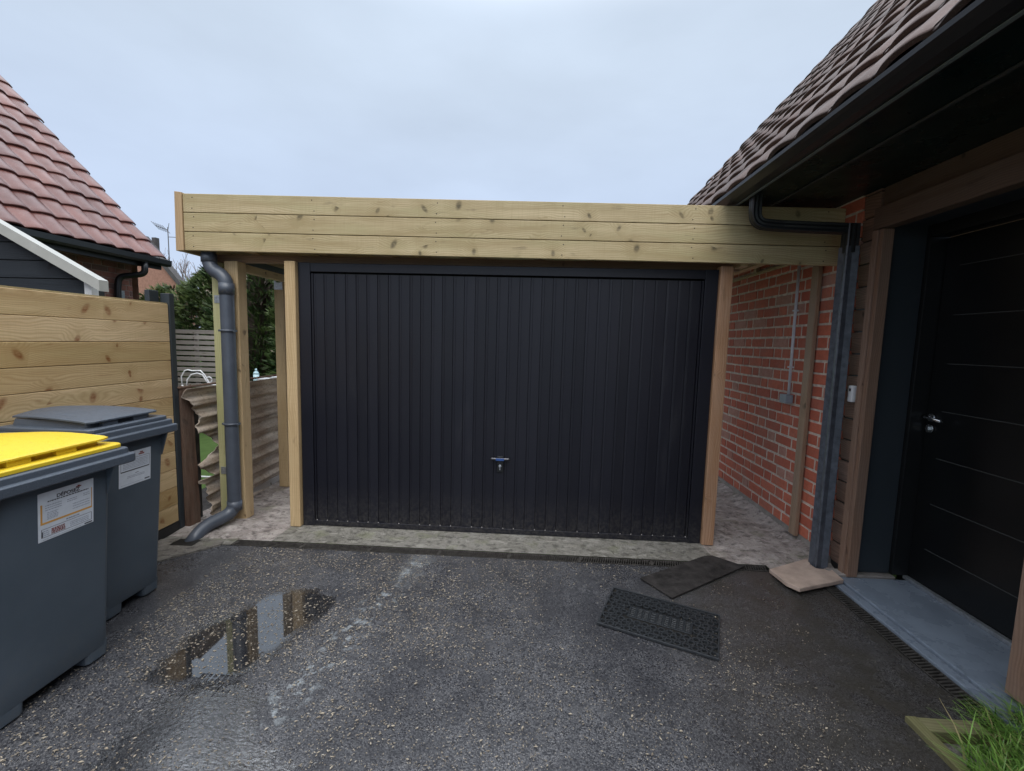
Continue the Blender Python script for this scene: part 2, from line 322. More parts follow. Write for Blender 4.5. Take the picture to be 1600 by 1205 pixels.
# ------------------------------------------------------------ mesh helpers
class MB:
    def __init__(s): s.v = []; s.f = []; s.uv = []; s.t = []; s.sm = []
    def face(s, idx, uv=None, tone=0, smooth=False):
        s.f.append(tuple(idx)); s.uv.append(uv or [(0, 0)]*len(idx)); s.t.append(tone); s.sm.append(smooth)
    def quadp(s, pts, tone=0, uv=None):
        b = len(s.v); s.v += [tuple(p) for p in pts]; s.face(range(b, b+len(pts)), uv, tone)
    def hexa(s, P, tone=None, la=None):
        """8 corners: bottom ring 0-3, top ring 4-7; UV in metres, u along the long axis"""
        if tone is None: tone = random.random()
        P = [V(p) for p in P]; b = len(s.v); s.v += [tuple(p) for p in P]
        ax = [(P[1]-P[0]), (P[3]-P[0]), (P[4]-P[0])]; ln = [a.length for a in ax]
        k = ln.index(max(ln)) if la is None else la
        ax = [a.normalized() if a.length else a for a in ax]; o = [k]+[i for i in range(3) if i != k]
        ou, ov = random.uniform(0, 40), random.uniform(0, 40)
        for F in ((0, 3, 2, 1), (4, 5, 6, 7), (0, 1, 5, 4), (1, 2, 6, 5), (2, 3, 7, 6), (3, 0, 4, 7)):
            n = (P[F[1]]-P[F[0]]).cross(P[F[2]]-P[F[0]]).normalized()
            dn = [abs(n.dot(ax[i])) for i in range(3)]; skip = dn.index(max(dn)); rem = [i for i in o if i != skip]
            uv = [((P[i]-P[0]).dot(ax[rem[0]])+ou, (P[i]-P[0]).dot(ax[rem[1]])+ov+skip*.31) for i in F]
            s.face([b+i for i in F], uv, tone)
    def box(s, x0, x1, y0, y1, z0, z1, tone=None, la=None):
        s.hexa([(x0, y0, z0), (x1, y0, z0), (x1, y1, z0), (x0, y1, z0), (x0, y0, z1), (x1, y0, z1), (x1, y1, z1), (x0, y1, z1)], tone, la)
    def cyl(s, c, r, h, n=16, ax='z', r2=None):
        r2 = r if r2 is None else r2; b = len(s.v); c = V(c)
        for k, rr in ((0, r), (h, r2)):
            for i in range(n):
                a = 2*pi*i/n; q = {'z': V((cos(a)*rr, sin(a)*rr, k)), 'x': V((k, cos(a)*rr, sin(a)*rr)), 'y': V((sin(a)*rr, k, cos(a)*rr))}[ax]
                s.v.append(tuple(c+q))
        for i in range(n): s.face((b+i, b+(i+1) % n, b+n+(i+1) % n, b+n+i), smooth=True)
        s.face(range(b+n-1, b-1, -1)); s.face(range(b+n, b+2*n))
    def sweep(s, pts, prof, cap=True, up=None, smooth=True, tone=0):
        """profile (list of 2D) swept along pts"""
        pts = [V(p) for p in pts]; n = len(prof); b = len(s.v)
        t = (pts[1]-pts[0]).normalized(); u = V(up) if up else (V((0, 0, 1)) if abs(t.z) < .9 else V((0, 1, 0)))
        u = (u-t*u.dot(t)).normalized()
        for i, p in enumerate(pts):
            a = (p-pts[i-1]).normalized() if i else (pts[1]-p).normalized()
            c = (pts[i+1]-p).normalized() if i < len(pts)-1 else a
            tt = (a+c).normalized(); u = (u-tt*u.dot(tt)).normalized(); w_ = tt.cross(u)
            k = 1/max(.5, tt.dot(a))
            for q in prof: s.v.append(tuple(p+w_*q[0]*1+u*q[1]*1))
        for i in range(len(pts)-1):
            for j in range(n):
                s.face((b+i*n+j, b+i*n+(j+1) % n, b+(i+1)*n+(j+1) % n, b+(i+1)*n+j), tone=tone, smooth=smooth)
        if cap: s.face([b+j for j in range(n-1, -1, -1)], tone=tone); s.face([b+(len(pts)-1)*n+j for j in range(n)], tone=tone)
    def build(s, name, mat, parent=None, bevel=0, seg=2, props=None):
        me = bpy.data.meshes.new(name); me.from_pydata(s.v, [], s.f)
        ul = me.uv_layers.new(name='UVMap'); flat = [c for uv in s.uv for q in uv for c in q]; ul.data.foreach_set('uv', flat)
        at = me.attributes.new('tone', 'FLOAT', 'FACE'); at.data.foreach_set('value', s.t)
        me.polygons.foreach_set('use_smooth', s.sm); me.materials.append(mat); me.update()
        o = bpy.data.objects.new(name, me); COL.objects.link(o)
        if parent: o.parent = parent; o.matrix_parent_inverse = parent_inv(parent)
        if bevel:
            md = o.modifiers.new('bevel', 'BEVEL'); md.width = bevel; md.segments = seg; md.limit_method = 'ANGLE'; md.angle_limit = radians(35)
        return o
def world(q):
    b_ = Matrix.LocRotScale(q.location, q.rotation_euler, q.scale)
    return world(q.parent) @ q.matrix_parent_inverse @ b_ if q.parent else b_
def parent_inv(p): return world(p).inverted()
def tag(o, label, cat, group=None, kind=None):
    o['label'] = label; o['category'] = cat
    if group: o['group'] = group
    if kind: o['kind'] = kind
    return o
def struct(o, kind='structure'): o['kind'] = kind; return o
def thing(name, loc, label, cat, group=None):
    o = bpy.data.objects.new(name, None); COL.objects.link(o); o.location = loc; o.empty_display_size = .2
    return tag(o, label, cat, group)
def circ(r, n=20): return [(cos(2*pi*i/n)*r, sin(2*pi*i/n)*r) for i in range(n)]
def rsq(w_, d, n=5, rad=.02, rib=0):
    out_ = []
    for cx, cy, a0 in ((w_/2-rad, d/2-rad, 0), (-w_/2+rad, d/2-rad, 90), (-w_/2+rad, -d/2+rad, 180), (w_/2-rad, -d/2+rad, 270)):
        for i in range(n): a = radians(a0+90*i/(n-1)); out_.append((cx+cos(a)*rad, cy+sin(a)*rad))
    return out_
def fillet(pts, r_, n=8):
    pts = [V(p) for p in pts]; o = [pts[0]]
    for i in range(1, len(pts)-1):
        a, b, c = pts[i-1], pts[i], pts[i+1]; d1 = (a-b); d2 = (c-b); rr = min(r_, d1.length*.48, d2.length*.48)
        p0 = b+d1.normalized()*rr; p2 = b+d2.normalized()*rr
        for k in range(n+1):
            t = k/n; o.append((1-t)**2*p0+2*t*(1-t)*b+t*t*p2)
    return o+[pts[-1]]
def fbm(x, y, z=0, s=1): return mn.fractal(V((x*s, y*s, z*s)), 1, 2, 4)

# ------------------------------------------------------------ setting: ground
def poly(name, pts, z, mat):
    mb = MB(); mb.quadp([(x, y, z) for x, y in pts]); return mb.build(name, mat)
def grid(name, x0, x1, y0, y1, st, zf, mat, keep=None):
    nx, ny = int((x1-x0)/st), int((y1-y0)/st); mb = MB()
    for j in range(ny+1):
        for i in range(nx+1):
            x = x0+(x1-x0)*i/nx; y = y0+(y1-y0)*j/ny; mb.v.append((x, y, zf(x, y)))
    for j in range(ny):
        for i in range(nx):
            a = j*(nx+1)+i
            if keep is None or keep(x0+(i+.5)*(x1-x0)/nx, y0+(j+.5)*(y1-y0)/ny): mb.face((a, a+1, a+nx+2, a+nx+1), smooth=True)
    return mb.build(name, mat)
struct(poly('ground', [(-150, -150), (150, -150), (150, 150), (-150, 150)], -.16, M['turf']))
# driveway: one sheet with slots left open for the two drains
mb = MB(); DX0, DX1 = -2.72, 3.2
def rect(mb, x0, x1, y0, y1, z=0): mb.quadp([(x0, y0, z), (x1, y0, z), (x1, y1, z), (x0, y1, z)])
rect(mb, -9, 1.56, -12, 2.912); rect(mb, 1.56, 1.885, 1.73, 2.912); rect(mb, 1.56, 9, -12, 1.20)
rect(mb, 1.65, 1.885, 2.912, 2.93)
struct(mb.build('driveway', M['asphalt']))
def lump(x, y, a=.010):
    return fbm(x, y, 1, 2.3)*a+fbm(x, y, 5, 11)*a*.6
def zfloor(x, y):
    e_ = 0
    if -1.80 < x < 1.35: e_ = .0
    k = min(1, max(0, (y-2.998)/.12)); q = 1 if x > 1.42 or x < -1.9 else .15
    rise = max(0, x-1.98)*.32 if x > 1.98 else 0
    return .004+abs(lump(x, y, .016))*k*q+rise*k
struct(grid('carport_floor', -2.75, 2.14, 3.30, 7.0, .04, zfloor, M['concrete']))
struct(grid('side_floor', 1.32, 2.14, 2.998, 3.30, .02, zfloor, M['concrete']))
struct(grid('side_floor', -2.75, -1.87, 2.998, 3.30, .03, zfloor, M['concrete']))
struct(poly('door_strip', [(-1.87, 2.998), (1.32, 2.998), (1.32, 3.30), (-1.87, 3.30)], .006, M['strip_conc']))
struct(poly('drain_edge', [(-2.75, 2.912), (-2.125, 2.912), (-2.125, 2.998), (-2.75, 2.998)], .004, M['strip_conc']))
struct(poly('drain_edge', [(1.655, 2.93), (2.14, 2.93), (2.14, 2.998), (1.655, 2.998)], .004, M['concrete']))
struct(poly('side_soil', [(1.885, 2.80), (2.14, 2.80), (2.14, 2.93), (1.885, 2.93)], -.004, M['concrete']))
struct(poly('garden_soil', [(-3.6, 2.0), (-2.73, 2.0), (-2.73, 6.4), (-3.0, 6.4)], -.06, M['oldmat']))
# concrete slab round the gully on the left, with its hole
mb = MB(); z = .012
P_ = [(-2.66, 2.93), (-2.66, 2.60), (-2.42, 2.63), (-2.185, 2.90), (-2.20, 2.96)]
hole = [(-2.53, 2.96), (-2.53, 2.85), (-2.36, 2.85), (-2.36, 2.96)]
mb.quadp([(x, y, z) for x, y in [P_[0], P_[1], hole[1], hole[0]]]); mb.quadp([(x, y, z) for x, y in [P_[1], P_[2], P_[3], hole[2], hole[1]]])
mb.quadp([(x, y, z) for x, y in [hole[2], P_[3], P_[4], hole[3]]])
mb.quadp([(-2.66, 2.60, 0), (-2.42, 2.63, 0), (-2.42, 2.63, z), (-2.66, 2.60, z)]); mb.quadp([(-2.42, 2.63, 0), (-2.185, 2.90, 0), (-2.185, 2.90, z), (-2.42, 2.63, z)])
struct(mb.build('gully_slab', M['slab']))
mb = MB(); mb.quadp([(x, y, .008) for x, y in hole][::-1]); struct(mb.build('hole_dark_sheet', M['pit']))  # flat black sheet painting the dark of the open hole

# puddles : a thin film of water with a ragged edge
def thin_(g, p): return g.rng(g.n('SeparateXYZ', {0: p}).outputs[1], 1.58, 1.72, 1, 0)
def water():
    g = G('puddle_water'); d = g.n('Attribute', attribute_name='depth', attribute_type='GEOMETRY').outputs['Fac']; p = g.pos()
    n1 = g.noise(p, 14, 6, .7); n2 = g.noise(p, 90, 4, .7)
    e_ = g.math('ADD', d, g.math('ADD', g.math('MULTIPLY_ADD', n1, 1.7, -.85), g.math('MULTIPLY_ADD', n2, 1.0, -.5)))
    thin = g.rng(g.n('SeparateXYZ', {0: p}).outputs[1], 1.58, 1.72, 1, 0); brk = g.rng(g.noise(g.map(p, (1, 1.6, 1), rot=(0, 0, .6)), 48, 4, .7), .44, .56)
    mask = g.math('MULTIPLY', g.rng(e_, .12, .34), g.math('SUBTRACT', .86, g.math('MULTIPLY', thin, g.math('MULTIPLY_ADD', brk, -.42, .42))))
    rip = g.math('MULTIPLY', g.noise(g.map(p, (1, 1.6, 1), rot=(0, 0, .6)), 60, 4, .6), g.math('ADD', g.rng(d, .30, .75, 1, .0), g.math('MULTIPLY', thin_(g, p), .7)))
    bp = g.n('Bump', {'Height': rip, 'Strength': .5, 'Distance': .004})
    gl = g.n('BsdfGlossy', {'Color': (1, 1, 1, 1), 'Roughness': .03, 'Normal': bp})
    fr = g.n('Fresnel', {'IOR': 2.7, 'Normal': bp}); tr = g.n('BsdfTransparent', {'Color': (.90, .89, .88, 1)})
    a = g.n('MixShader', {0: fr, 1: tr, 2: gl}); cl = g.n('BsdfTransparent')
    b = g.n('MixShader', {0: mask, 1: cl, 2: a}); g.t.links.new(b.outputs[0], g.out.inputs[0]); return g.m
WM = water()
PB = []
def dep_all(x, y):
    r_ = 0
    for bx, by, rx, ry, k in PB: r_ += k*max(0, 1-((x-bx)/rx)**2-((y-by)/ry)**2)
    return r_
def puddle(blobs, label):
    PB.extend(blobs)
    x0, x1 = min(b[0]-b[2]*1.3 for b in blobs), max(b[0]+b[2]*1.3 for b in blobs)
    y0, y1 = min(b[1]-b[3]*1.3 for b in blobs), max(b[1]+b[3]*1.3 for b in blobs)
    def dep(x, y):
        r_ = 0
        for bx, by, rx, ry, k in blobs: r_ += k*max(0, 1-((x-bx)/rx)**2-((y-by)/ry)**2)
        return min(1, r_)
    st = .025; nx, ny = int((x1-x0)/st)+1, int((y1-y0)/st)+1; mb = MB(); dv = []
    for j in range(ny+1):
        for i in range(nx+1): mb.v.append((x0+i*st, y0+j*st, .0045)); dv.append(dep(x0+i*st, y0+j*st))
    for j in range(ny):
        for i in range(nx):
            a = j*(nx+1)+i
            if max(dv[a], dv[a+1], dv[a+nx+1], dv[a+nx+2]) > 0: mb.face((a, a+1, a+nx+2, a+nx+1), smooth=True)
    o = mb.build('puddle', WM); at = o.data.attributes.new('depth', 'FLOAT', 'POINT'); at.data.foreach_set('value', dv)
    return struct(o)
puddle([(-1.33, 2.20, .26, .26, 1.3), (-1.42, 1.97, .30, .24, 1.3), (-1.45, 1.78, .26, .16, 1.0), (-1.18, 2.28, .14, .12, .4)], '')
puddle([(-1.28, 1.50, .28, .24, .85), (-1.20, 1.28, .36, .26, .9), (-.88, 1.25, .24, .16, .6)], '')

# ------------------------------------------------------------ drains
def drain(name, x0, x1, y0, y1, along, label, slatang, pitch):
    t = thing(name, ((x0+x1)/2, (y0+y1)/2, 0), label, 'drain')
    mb = MB(); mb.quadp([(x0-.02, y0-.02, -.05), (x1+.02, y0-.02, -.05), (x1+.02, y1+.02, -.05), (x0-.02, y1+.02, -.05)])
    for a, b in (((x0, y0), (x1, y0)), ((x1, y0), (x1, y1)), ((x1, y1), (x0, y1)), ((x0, y1), (x0, y0))):
        mb.quadp([(a[0], a[1], -.05), (b[0], b[1], -.05), (b[0], b[1], .0), (a[0], a[1], .0)])
    mb.build('channel', M['pit'], t)
    mb = MB(); e_ = .006
    if along == 'x':
        mb.box(x0, x1, y0, y0+e_, -.015, .003); mb.box(x0, x1, y1-e_, y1, -.015, .003); n = int((x1-x0)/pitch)
        for i in range(n):
            x = x0+(i+.5)*pitch; w_ = pitch*.2; sk = slatang
            if i % 31 == 0: w_ = pitch*.8; sk = 0
            mb.hexa([(x-w_-sk, y0+e_, -.015), (x+w_-sk, y0+e_, -.015), (x+w_+sk, y1-e_, -.015), (x-w_+sk, y1-e_, -.015), (x-w_-sk, y0+e_, .001), (x+w_-sk, y0+e_, .001), (x+w_+sk, y1-e_, .001), (x-w_+sk, y1-e_, .001)])
    else:
        mb.box(x0, x0+e_, y0, y1, -.015, .003); mb.box(x1-e_, x1, y0, y1, -.015, .003); n = int((y1-y0)/pitch)
        for i in range(n):
            y = y0+(i+.5)*pitch; w_ = pitch*.22
            mb.hexa([(x0+e_, y-w_-slatang, -.015), (x1-e_, y-w_+slatang, -.015), (x1-e_, y+w_+slatang, -.015), (x0+e_, y+w_-slatang, -.015), (x0+e_, y-w_-slatang, .001), (x1-e_, y-w_+slatang, .001), (x1-e_, y+w_+slatang, .001), (x0+e_, y+w_-slatang, .001)])
    mb.build('grate', M['grate'], t)
    return t
drain('drain_channel', -2.122, 1.65, 2.915, 2.996, 'x', 'long black slotted drain crossing the driveway in front of the garage door', .010, .0160)
drain('drain_channel', 1.888, 1.968, 1.60, 2.80, 'y', 'short dirty drain channel running beside the blue stone doorstep', .006, .020)

# ------------------------------------------------------------ carport
CP = thing('carport', (-.3, 3.4, 0), 'new pale timber carport with flat roof and three-board fascia over the garage door', 'carport')
zt = lambda x: 2.517-(x+2.586)*.0112           # fascia top
zb = lambda x: 2.108-(x+2.586)*.0062           # fascia bottom
FX0, FX1 = -2.592, 2.095
for k in range(3):
    a0, a1 = k/3, (k+1)/3; gp = .0022
    mb = MB(); z = lambda x, a: zb(x)+(zt(x)-zb(x))*a
    y0, y1 = 3.200, 3.232
    mb.hexa([(FX0, y0, z(FX0, a0)+gp), (FX1, y0, z(FX1, a0)+gp), (FX1, y1, z(FX1, a0)+gp), (FX0, y1, z(FX0, a0)+gp),
             (FX0, y0, z(FX0, a1)-gp), (FX1, y0, z(FX1, a1)-gp), (FX1, y1, z(FX1, a1)-gp), (FX0, y1, z(FX0, a1)-gp)])
    fb = mb.build('fascia_board', M['fascia'], CP, .0035)
    for sx_ in (-2.52, -1.62, -.72, .18, 1.08, 1.98):
        for da in (.22, .78):
            mb = MB(); mb.cyl((sx_+random.uniform(-.01, .01), 3.1992, z(sx_, a0+(a1-a0)*da)), .0042, .003, 8, 'y'); mb.build('screw', M['grate'], fb)
mb = MB(); mb.box(FX0+.01, FX1-.01, 3.234, 3.25, 2.12, 2.44); mb.build('fascia_backing', M['beam'], CP)
mb = MB(); mb.hexa([(-2.655, 3.192, 2.104), (-2.596, 3.192, 2.108), (-2.596, 3.24, 2.108), (-2.655, 3.24, 2.104), (-2.648, 3.192, 2.528), (-2.594, 3.192, 2.522), (-2.594, 3.24, 2.522), (-2.648, 3.24, 2.528)])
mb.build('corner_board', M['corner'], CP, .003)
for k in range(3):
    mb = MB(); mb.box(-2.655, -2.627, 3.243, 5.4, 2.106+.137*k, 2.239+.137*k); mb.build('side_fascia_board', M['fascia'], CP, .003)
mb = MB(); mb.box(-2.62, 2.09, 3.26, 5.4, 2.30, 2.33); mb.build('roof_deck', M['beam'], CP)
for x in [-2.2+.55*i for i in range(8)]:
    mb = MB(); mb.box(x, x+.06, 3.262, 5.4, 2.12, 2.298); mb.build('joist', M['post'], CP, .002)
mb = MB(); mb.box(-2.60, 1.50, 3.385, 3.45, 2.062, 2.118); mb.build('header_beam', M['beam'], CP, .003)
mb = MB(); mb.box(-2.40, -2.34, 3.46, 5.4, 2.005, 2.066); mb.build('side_beam', M['post'], CP, .003)
mb = MB(); mb.box(-2.395, -2.345, 3.46, 5.4, 2.069, 2.118); mb.build('side_beam', M['black'], CP)  # black underlay strip filling the gap above the wooden side beam
def post(x0, x1, y0, y1, z0, z1, mat, b=.006): 
    mb = MB(); mb.box(x0, x1, y0, y1, z0, z1); return mb.build('post', mat, CP, b)
post(-2.388, -2.283, 3.325, 3.43, .01, 2.06, M['post'])
post(-2.548, -2.455, 3.40, 3.49, .01, 2.06, M['post_green'])
post(-2.480, -2.385, 4.125, 4.22, .01, 2.003, M['post'])
post(-1.872, -1.789, 3.245, 3.33, .008, 2.055, M['post'])
post(1.313, 1.400, 3.255, 3.34, .008, 2.076, M['post_old'])
post(2.055, 2.088, 3.375, 3.455, .06, 2.12, M['batten'])
for z in (1.775, .39):
    mb = MB(); mb.box(-2.530, -2.455, 3.396, 3.3995, z-.03, z+.03)
    for dx in (-2.515, -2.49): mb.cyl((dx, 3.391, z+.012), .005, .006, 8, 'y')
    mb.build('bracket', M['galv'], CP)
    mb = MB(); mb.box(-2.375, -2.33, 3.318, 3.3245, z-.032, z+.032); mb.cyl((-2.342, 3.312, z+.01), .006, .007, 8, 'y'); mb.build('bracket', M['black'] if z > 1 else M['galv'], CP)
mb = MB(); mb.box(-2.475, -2.395, 4.118, 4.1245, 1.935, 2.0); mb.box(-2.475, -2.455, 4.118, 4.1245, 2.0, 2.02); mb.box(-2.415, -2.395, 4.118, 4.1245, 2.0, 2.02)
mb.build('bracket', M['galv'], CP)
# timber ledger frame seen along the brick wall
mb = MB(); mb.box(2.062, 2.088, 3.80, 5.4, 2.185, 2.207); mb.box(2.058, 2.090, 4.31, 4.36, 2.208, 2.298); mb.build('ledger', M['fascia'], CP, .002)
mb = MB(); mb.box(1.45, 1.50, 3.262, 5.4, 2.075, 2.119); mb.build('ledger', M['post'], CP, .002)
# grey PVC downpipe
DP = MB(); path = fillet([(-2.475, 3.285, 2.16), (-2.475, 3.285, 1.995), (-2.335, 3.27, 1.93), (-2.335, 3.27, .10), (-2.44, 3.06, .055), (-2.452, 2.93, -.04)], .085, 8)
DP.sweep(path, circ(.049, 24)); dp = DP.build('downpipe', M['pipe'], CP)
for (z0, z1, rr) in ((1.80, 1.885, .0535), (.115, .19, .0535)):
    mb = MB(); mb.cyl((-2.335, 3.27, z0), rr, z1-z0, 24); mb.build('pipe_socket', M['pipe'], dp)
mb = MB(); mb.cyl((-2.475, 3.285, 2.04), .0535, .06, 24); mb.build('pipe_socket', M['pipe'], dp)
for z in (1.52, .80):
    mb = MB(); mb.cyl((-2.335, 3.27, z), .056, .016, 24); mb.box(-2.40, -2.385, 3.25, 3.28, z, z+.016); mb.box(-2.285, -2.27, 3.25, 3.28, z, z+.016); mb.build('pipe_clip', M['pipe'], dp)

# ------------------------------------------------------------ garage door
GD = thing('garage_door', (-.24, 3.28, 0), 'wide anthracite up-and-over garage door with vertical ribs', 'garage door')
mb = MB(); x0, x1 = -1.785, 1.309
mb.box(x0, x0+.092, 3.282, 3.36, .008, 2.052); mb.box(x1-.092, x1, 3.282, 3.36, .008, 2.052); mb.box(x0+.092, x1-.092, 3.2845, 3.36, 1.985, 2.0495)
mb.build('frame', M['door_black'], GD, .003)
mb = MB(); px0, px1 = x0+.097, x1-.097; n = 35; pw = (px1-px0)/n
mb.box(px0, px0+.012, 3.290, 3.33, .05, 1.974); mb.box(px1-.012, px1, 3.290, 3.33, .05, 1.974)
prof = []
for i in range(n):
    a = px0+.014+(px1-px0-.028)*i/n; b = px0+.014+(px1-px0-.028)*(i+1)/n; jit = random.uniform(-.0008, .0008)
    prof += [(a, .008), (a+.0012, .0015+jit), (a+.016, .0), (a+.0178, .0012), (a+.0196, .0), (b-.0035, .0008-jit), (b-.0018, .008)]
b0 = len(mb.v)
for x, d in prof: mb.v.append((x, 3.294+d, .05)); mb.v.append((x, 3.294+d, 1.972))
rt_ = [random.random() for _ in range(n+2)]
for i in range(len(prof)-1): mb.face((b0+2*i, b0+2*i+2, b0+2*i+3, b0+2*i+1), tone=rt_[i//7])
mb.build('door_leaf', M['door_black'], GD)
mb = MB(); mb.box(x0+.05, x1-.05, 3.345, 3.356, .04, 2.02); mb.build('leaf_light_blocker', M['pit'], GD)  # added black box, stops light showing through the gaps round the leaf
mb = MB(); mb.box(px0-.01, px1+.01, 3.286, 3.33, .012, .05); mb.build('bottom_rail', M['door_black'], GD, .003)
mb = MB()
for i in range(n+1):
    x = px0+.014+(px1-px0-.028)*i/n
    if random.random() < .8: mb.cyl((x, 3.287, .052), .0055, .006, 6, 'z', .003)
mb.build('drain_clips', M['reflector'], GD)
mb = MB(); mb.box(-.255, -.205, 3.284, 3.2925, .50, .625); mb.build('handle_plate', M['black'], GD, .006)
mb = MB()
hp = [(-.072+.144*i/12, 0) for i in range(13)]
for i in range(12):
    pass
mb.sweep([(-.230-.072+.144*i/12, 3.268+.006*((i-6)/6)**2, .608) for i in range(13)], circ(.0105, 12)); mb.cyl((-.23, 3.268, .608), .009, .026, 12, 'y')
hd = mb.build('handle', M['handle'], GD)
mb = MB(); mb.box(-.262, -.20, 3.2555, 3.2595, .598, .616); mb.build('painted_reflection', M['bluereflection'], hd, .0015)  # thin blue plate painting the reflection on the handle
mb = MB(); mb.cyl((-.23, 3.276, .552), .012, .012, 14, 'y'); mb.box(-.234, -.226, 3.268, 3.275, .522, .556); mb.build('lock', M['chrome'], GD, .001)

# ------------------------------------------------------------ bricks
def bricks(name, x, y0, y1, z0, z1, mat, parent, face=-1, ch=.09, Ls=.229, Hd=.107, j=.017, depth=.05, axis='y', gable=None):
    """Flemish bond: real bricks in front of the mortar; wall face at x, looking towards face"""
    mb = MB(); row = 0; z = z0; per = Ls+Hd+2*j
    while z < z1-.02:
        zz = min(z+ch-j, z1); off = (row % 2)*(per/2)+random.uniform(-.012, .012); y = y0-off; k = 0
        while y < y1:
            ln = Ls if k % 2 == 0 else Hd; ln += random.uniform(-.006, .006); a, b = max(y, y0), min(y+ln, y1)
            if b-a > .02 and (gable is None or gable((a+b)/2, zz)):
                pr = random.uniform(-.002, .003); t = random.random()
                dz0, dz1 = random.uniform(-.002, .002), random.uniform(-.002, .002)
                if axis == 'y':
                    xa, xb = x-face*depth, x+face*pr; lo, hi = min(xa, xb), max(xa, xb)
                    mb.hexa([(lo, a, z+dz0), (hi, a, z+dz0), (hi, b, z+dz1), (lo, b, z+dz1), (lo, a, zz+dz0), (hi, a, zz+dz0), (hi, b, zz+dz1), (lo, b, zz+dz1)], t)
                else:
                    mb.hexa([(a, x-pr, z+dz0), (b, x-pr, z+dz1), (b, x+depth, z+dz1), (a, x+depth, z+dz0), (a, x-pr, zz+dz0), (b, x-pr, zz+dz1), (b, x+depth, zz+dz1), (a, x+depth, zz+dz0)], t)
            y += ln+j; k += 1
        z += ch; row += 1
    return mb.build(name, mat, parent, .0035, 1)

# ------------------------------------------------------------ roof tiles
def tiles(name, o, u, v, nrm, ncol, nrow, mat, parent, pitch=.266, gauge=.33, flip=1, amp=1):
    """interlocking tiles, one mesh: o eave corner, u along the eave, v up the slope"""
    o, u, v, nrm = V(o), V(u), V(v).normalized(), V(nrm).normalized(); mb = MB()
    S_ = [0, .05, .12, .22, .34, .46, .58, .70, .80, .88, .94, 1.0]; Hh = [.004, .010, .022, .033, .039, .040, .036, .028, .017, .006, .001, .003]
    Hh = [h*amp for h in Hh]
    for r_ in range(nrow):
        for c in range(ncol):
            t = random.random()*.9; jt = random.uniform(-.003, .004); jv = random.uniform(-.004, .004)
            base = o+u*(c*pitch)+v*(r_*gauge+jv); b = len(mb.v); th = .020; ln = gauge+.06
            lev = ((0, .028), (.012, .032), (.06, .030), (ln, .002))
            for (dv, lift) in lev:
                for s_, h in zip(S_, Hh):
                    bow = .018*(1-((s_-.5)*2)**2) if dv < .1 else 0
                    p = base+u*(s_*(pitch+.004))+v*(dv-bow)+nrm*(lift+jt+h*(1.0 if dv < .1 else .85)); mb.v.append(tuple(p))
            n_ = len(S_)
            for k in range(len(lev)-1):
                for i in range(n_-1):
                    a = b+k*n_+i; q = (a, a+1, a+n_+1, a+n_) if u.cross(v).dot(nrm) > 0 else (a, a+n_, a+n_+1, a+1)
                    mb.face(q, tone=t, smooth=True)
            bb = len(mb.v)
            for i in range(n_): mb.v.append(tuple(V(mb.v[b+i])-nrm*th+v*.004))
            for i in range(n_-1): mb.face((b+i, bb+i, bb+i+1, b+i+1) if u.cross(v).dot(nrm) > 0 else (b+i, b+i+1, bb+i+1, bb+i), tone=t)
    return mb.build(name, mat, parent)

# ------------------------------------------------------------ our house on the right
WX = 2.12
HS = thing('brick_house', (WX, 2, 0), 'brick and brown-boarded house on the right with black soffit and steep brown tiled roof', 'house')
wall = bricks('wall', WX-.022, 3.04, 6.62, .075, 2.50, M['brick'], HS)
mb = MB(); mb.box(WX-.018, WX+.3, 3.06, 6.62, .05, 2.5); mb.build('mortar', M['mortar'], wall)
mb = MB(); mb.hexa([(WX-.045, 3.04, 0), (WX+.05, 3.04, 0), (WX+.05, 6.6, 0), (WX-.045, 6.6, 0), (WX-.020, 3.04, .078), (WX+.05, 3.04, .078), (WX+.05, 6.6, .078), (WX-.020, 6.6, .078)])
mb.build('plinth', M['plinth'], HS, .006)
# cladding boards, door trim
mb = MB()
for y0, y1 in ((2.905, 3.04), (-2.5, 1.80)):
    z = .05; k = 0
    while z < 2.49:
        z2 = min(z+.143, 2.5); mb.hexa([(WX-.012, y0, z+.006), (WX+.1, y0, z+.006), (WX+.1, y1, z+.006), (WX-.012, y1, z+.006), (WX-.022, y0, z2-.004), (WX+.1, y0, z2-.004), (WX+.1, y1, z2-.004), (WX-.022, y1, z2-.004)], la=1); z += .143
mb.build('cladding', M['clad'], HS, .004)
mb = MB(); mb.box(WX-.004, WX+.1, -2.5, 1.8, 0, 2.5); mb.box(WX-.004, WX+.1, 2.93, 3.06, 0, 2.5); mb.build('cladding_backing', M['black'], HS)
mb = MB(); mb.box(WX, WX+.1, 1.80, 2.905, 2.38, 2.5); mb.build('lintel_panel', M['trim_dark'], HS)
mb = MB(); mb.box(WX-.045, WX+.02, 2.868, 2.912, .03, 2.24); mb.box(WX-.035, WX+.03, 2.835, 2.868, .03, 2.24); mb.build('door_trim', M['trim'], HS, .004)
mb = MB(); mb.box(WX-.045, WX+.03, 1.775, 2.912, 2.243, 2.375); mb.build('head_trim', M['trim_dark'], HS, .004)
mb = MB(); mb.box(WX-.045, WX+.05, 1.775, 1.865, .05, 2.24); mb.build('door_trim', M['trim'], HS, .004)
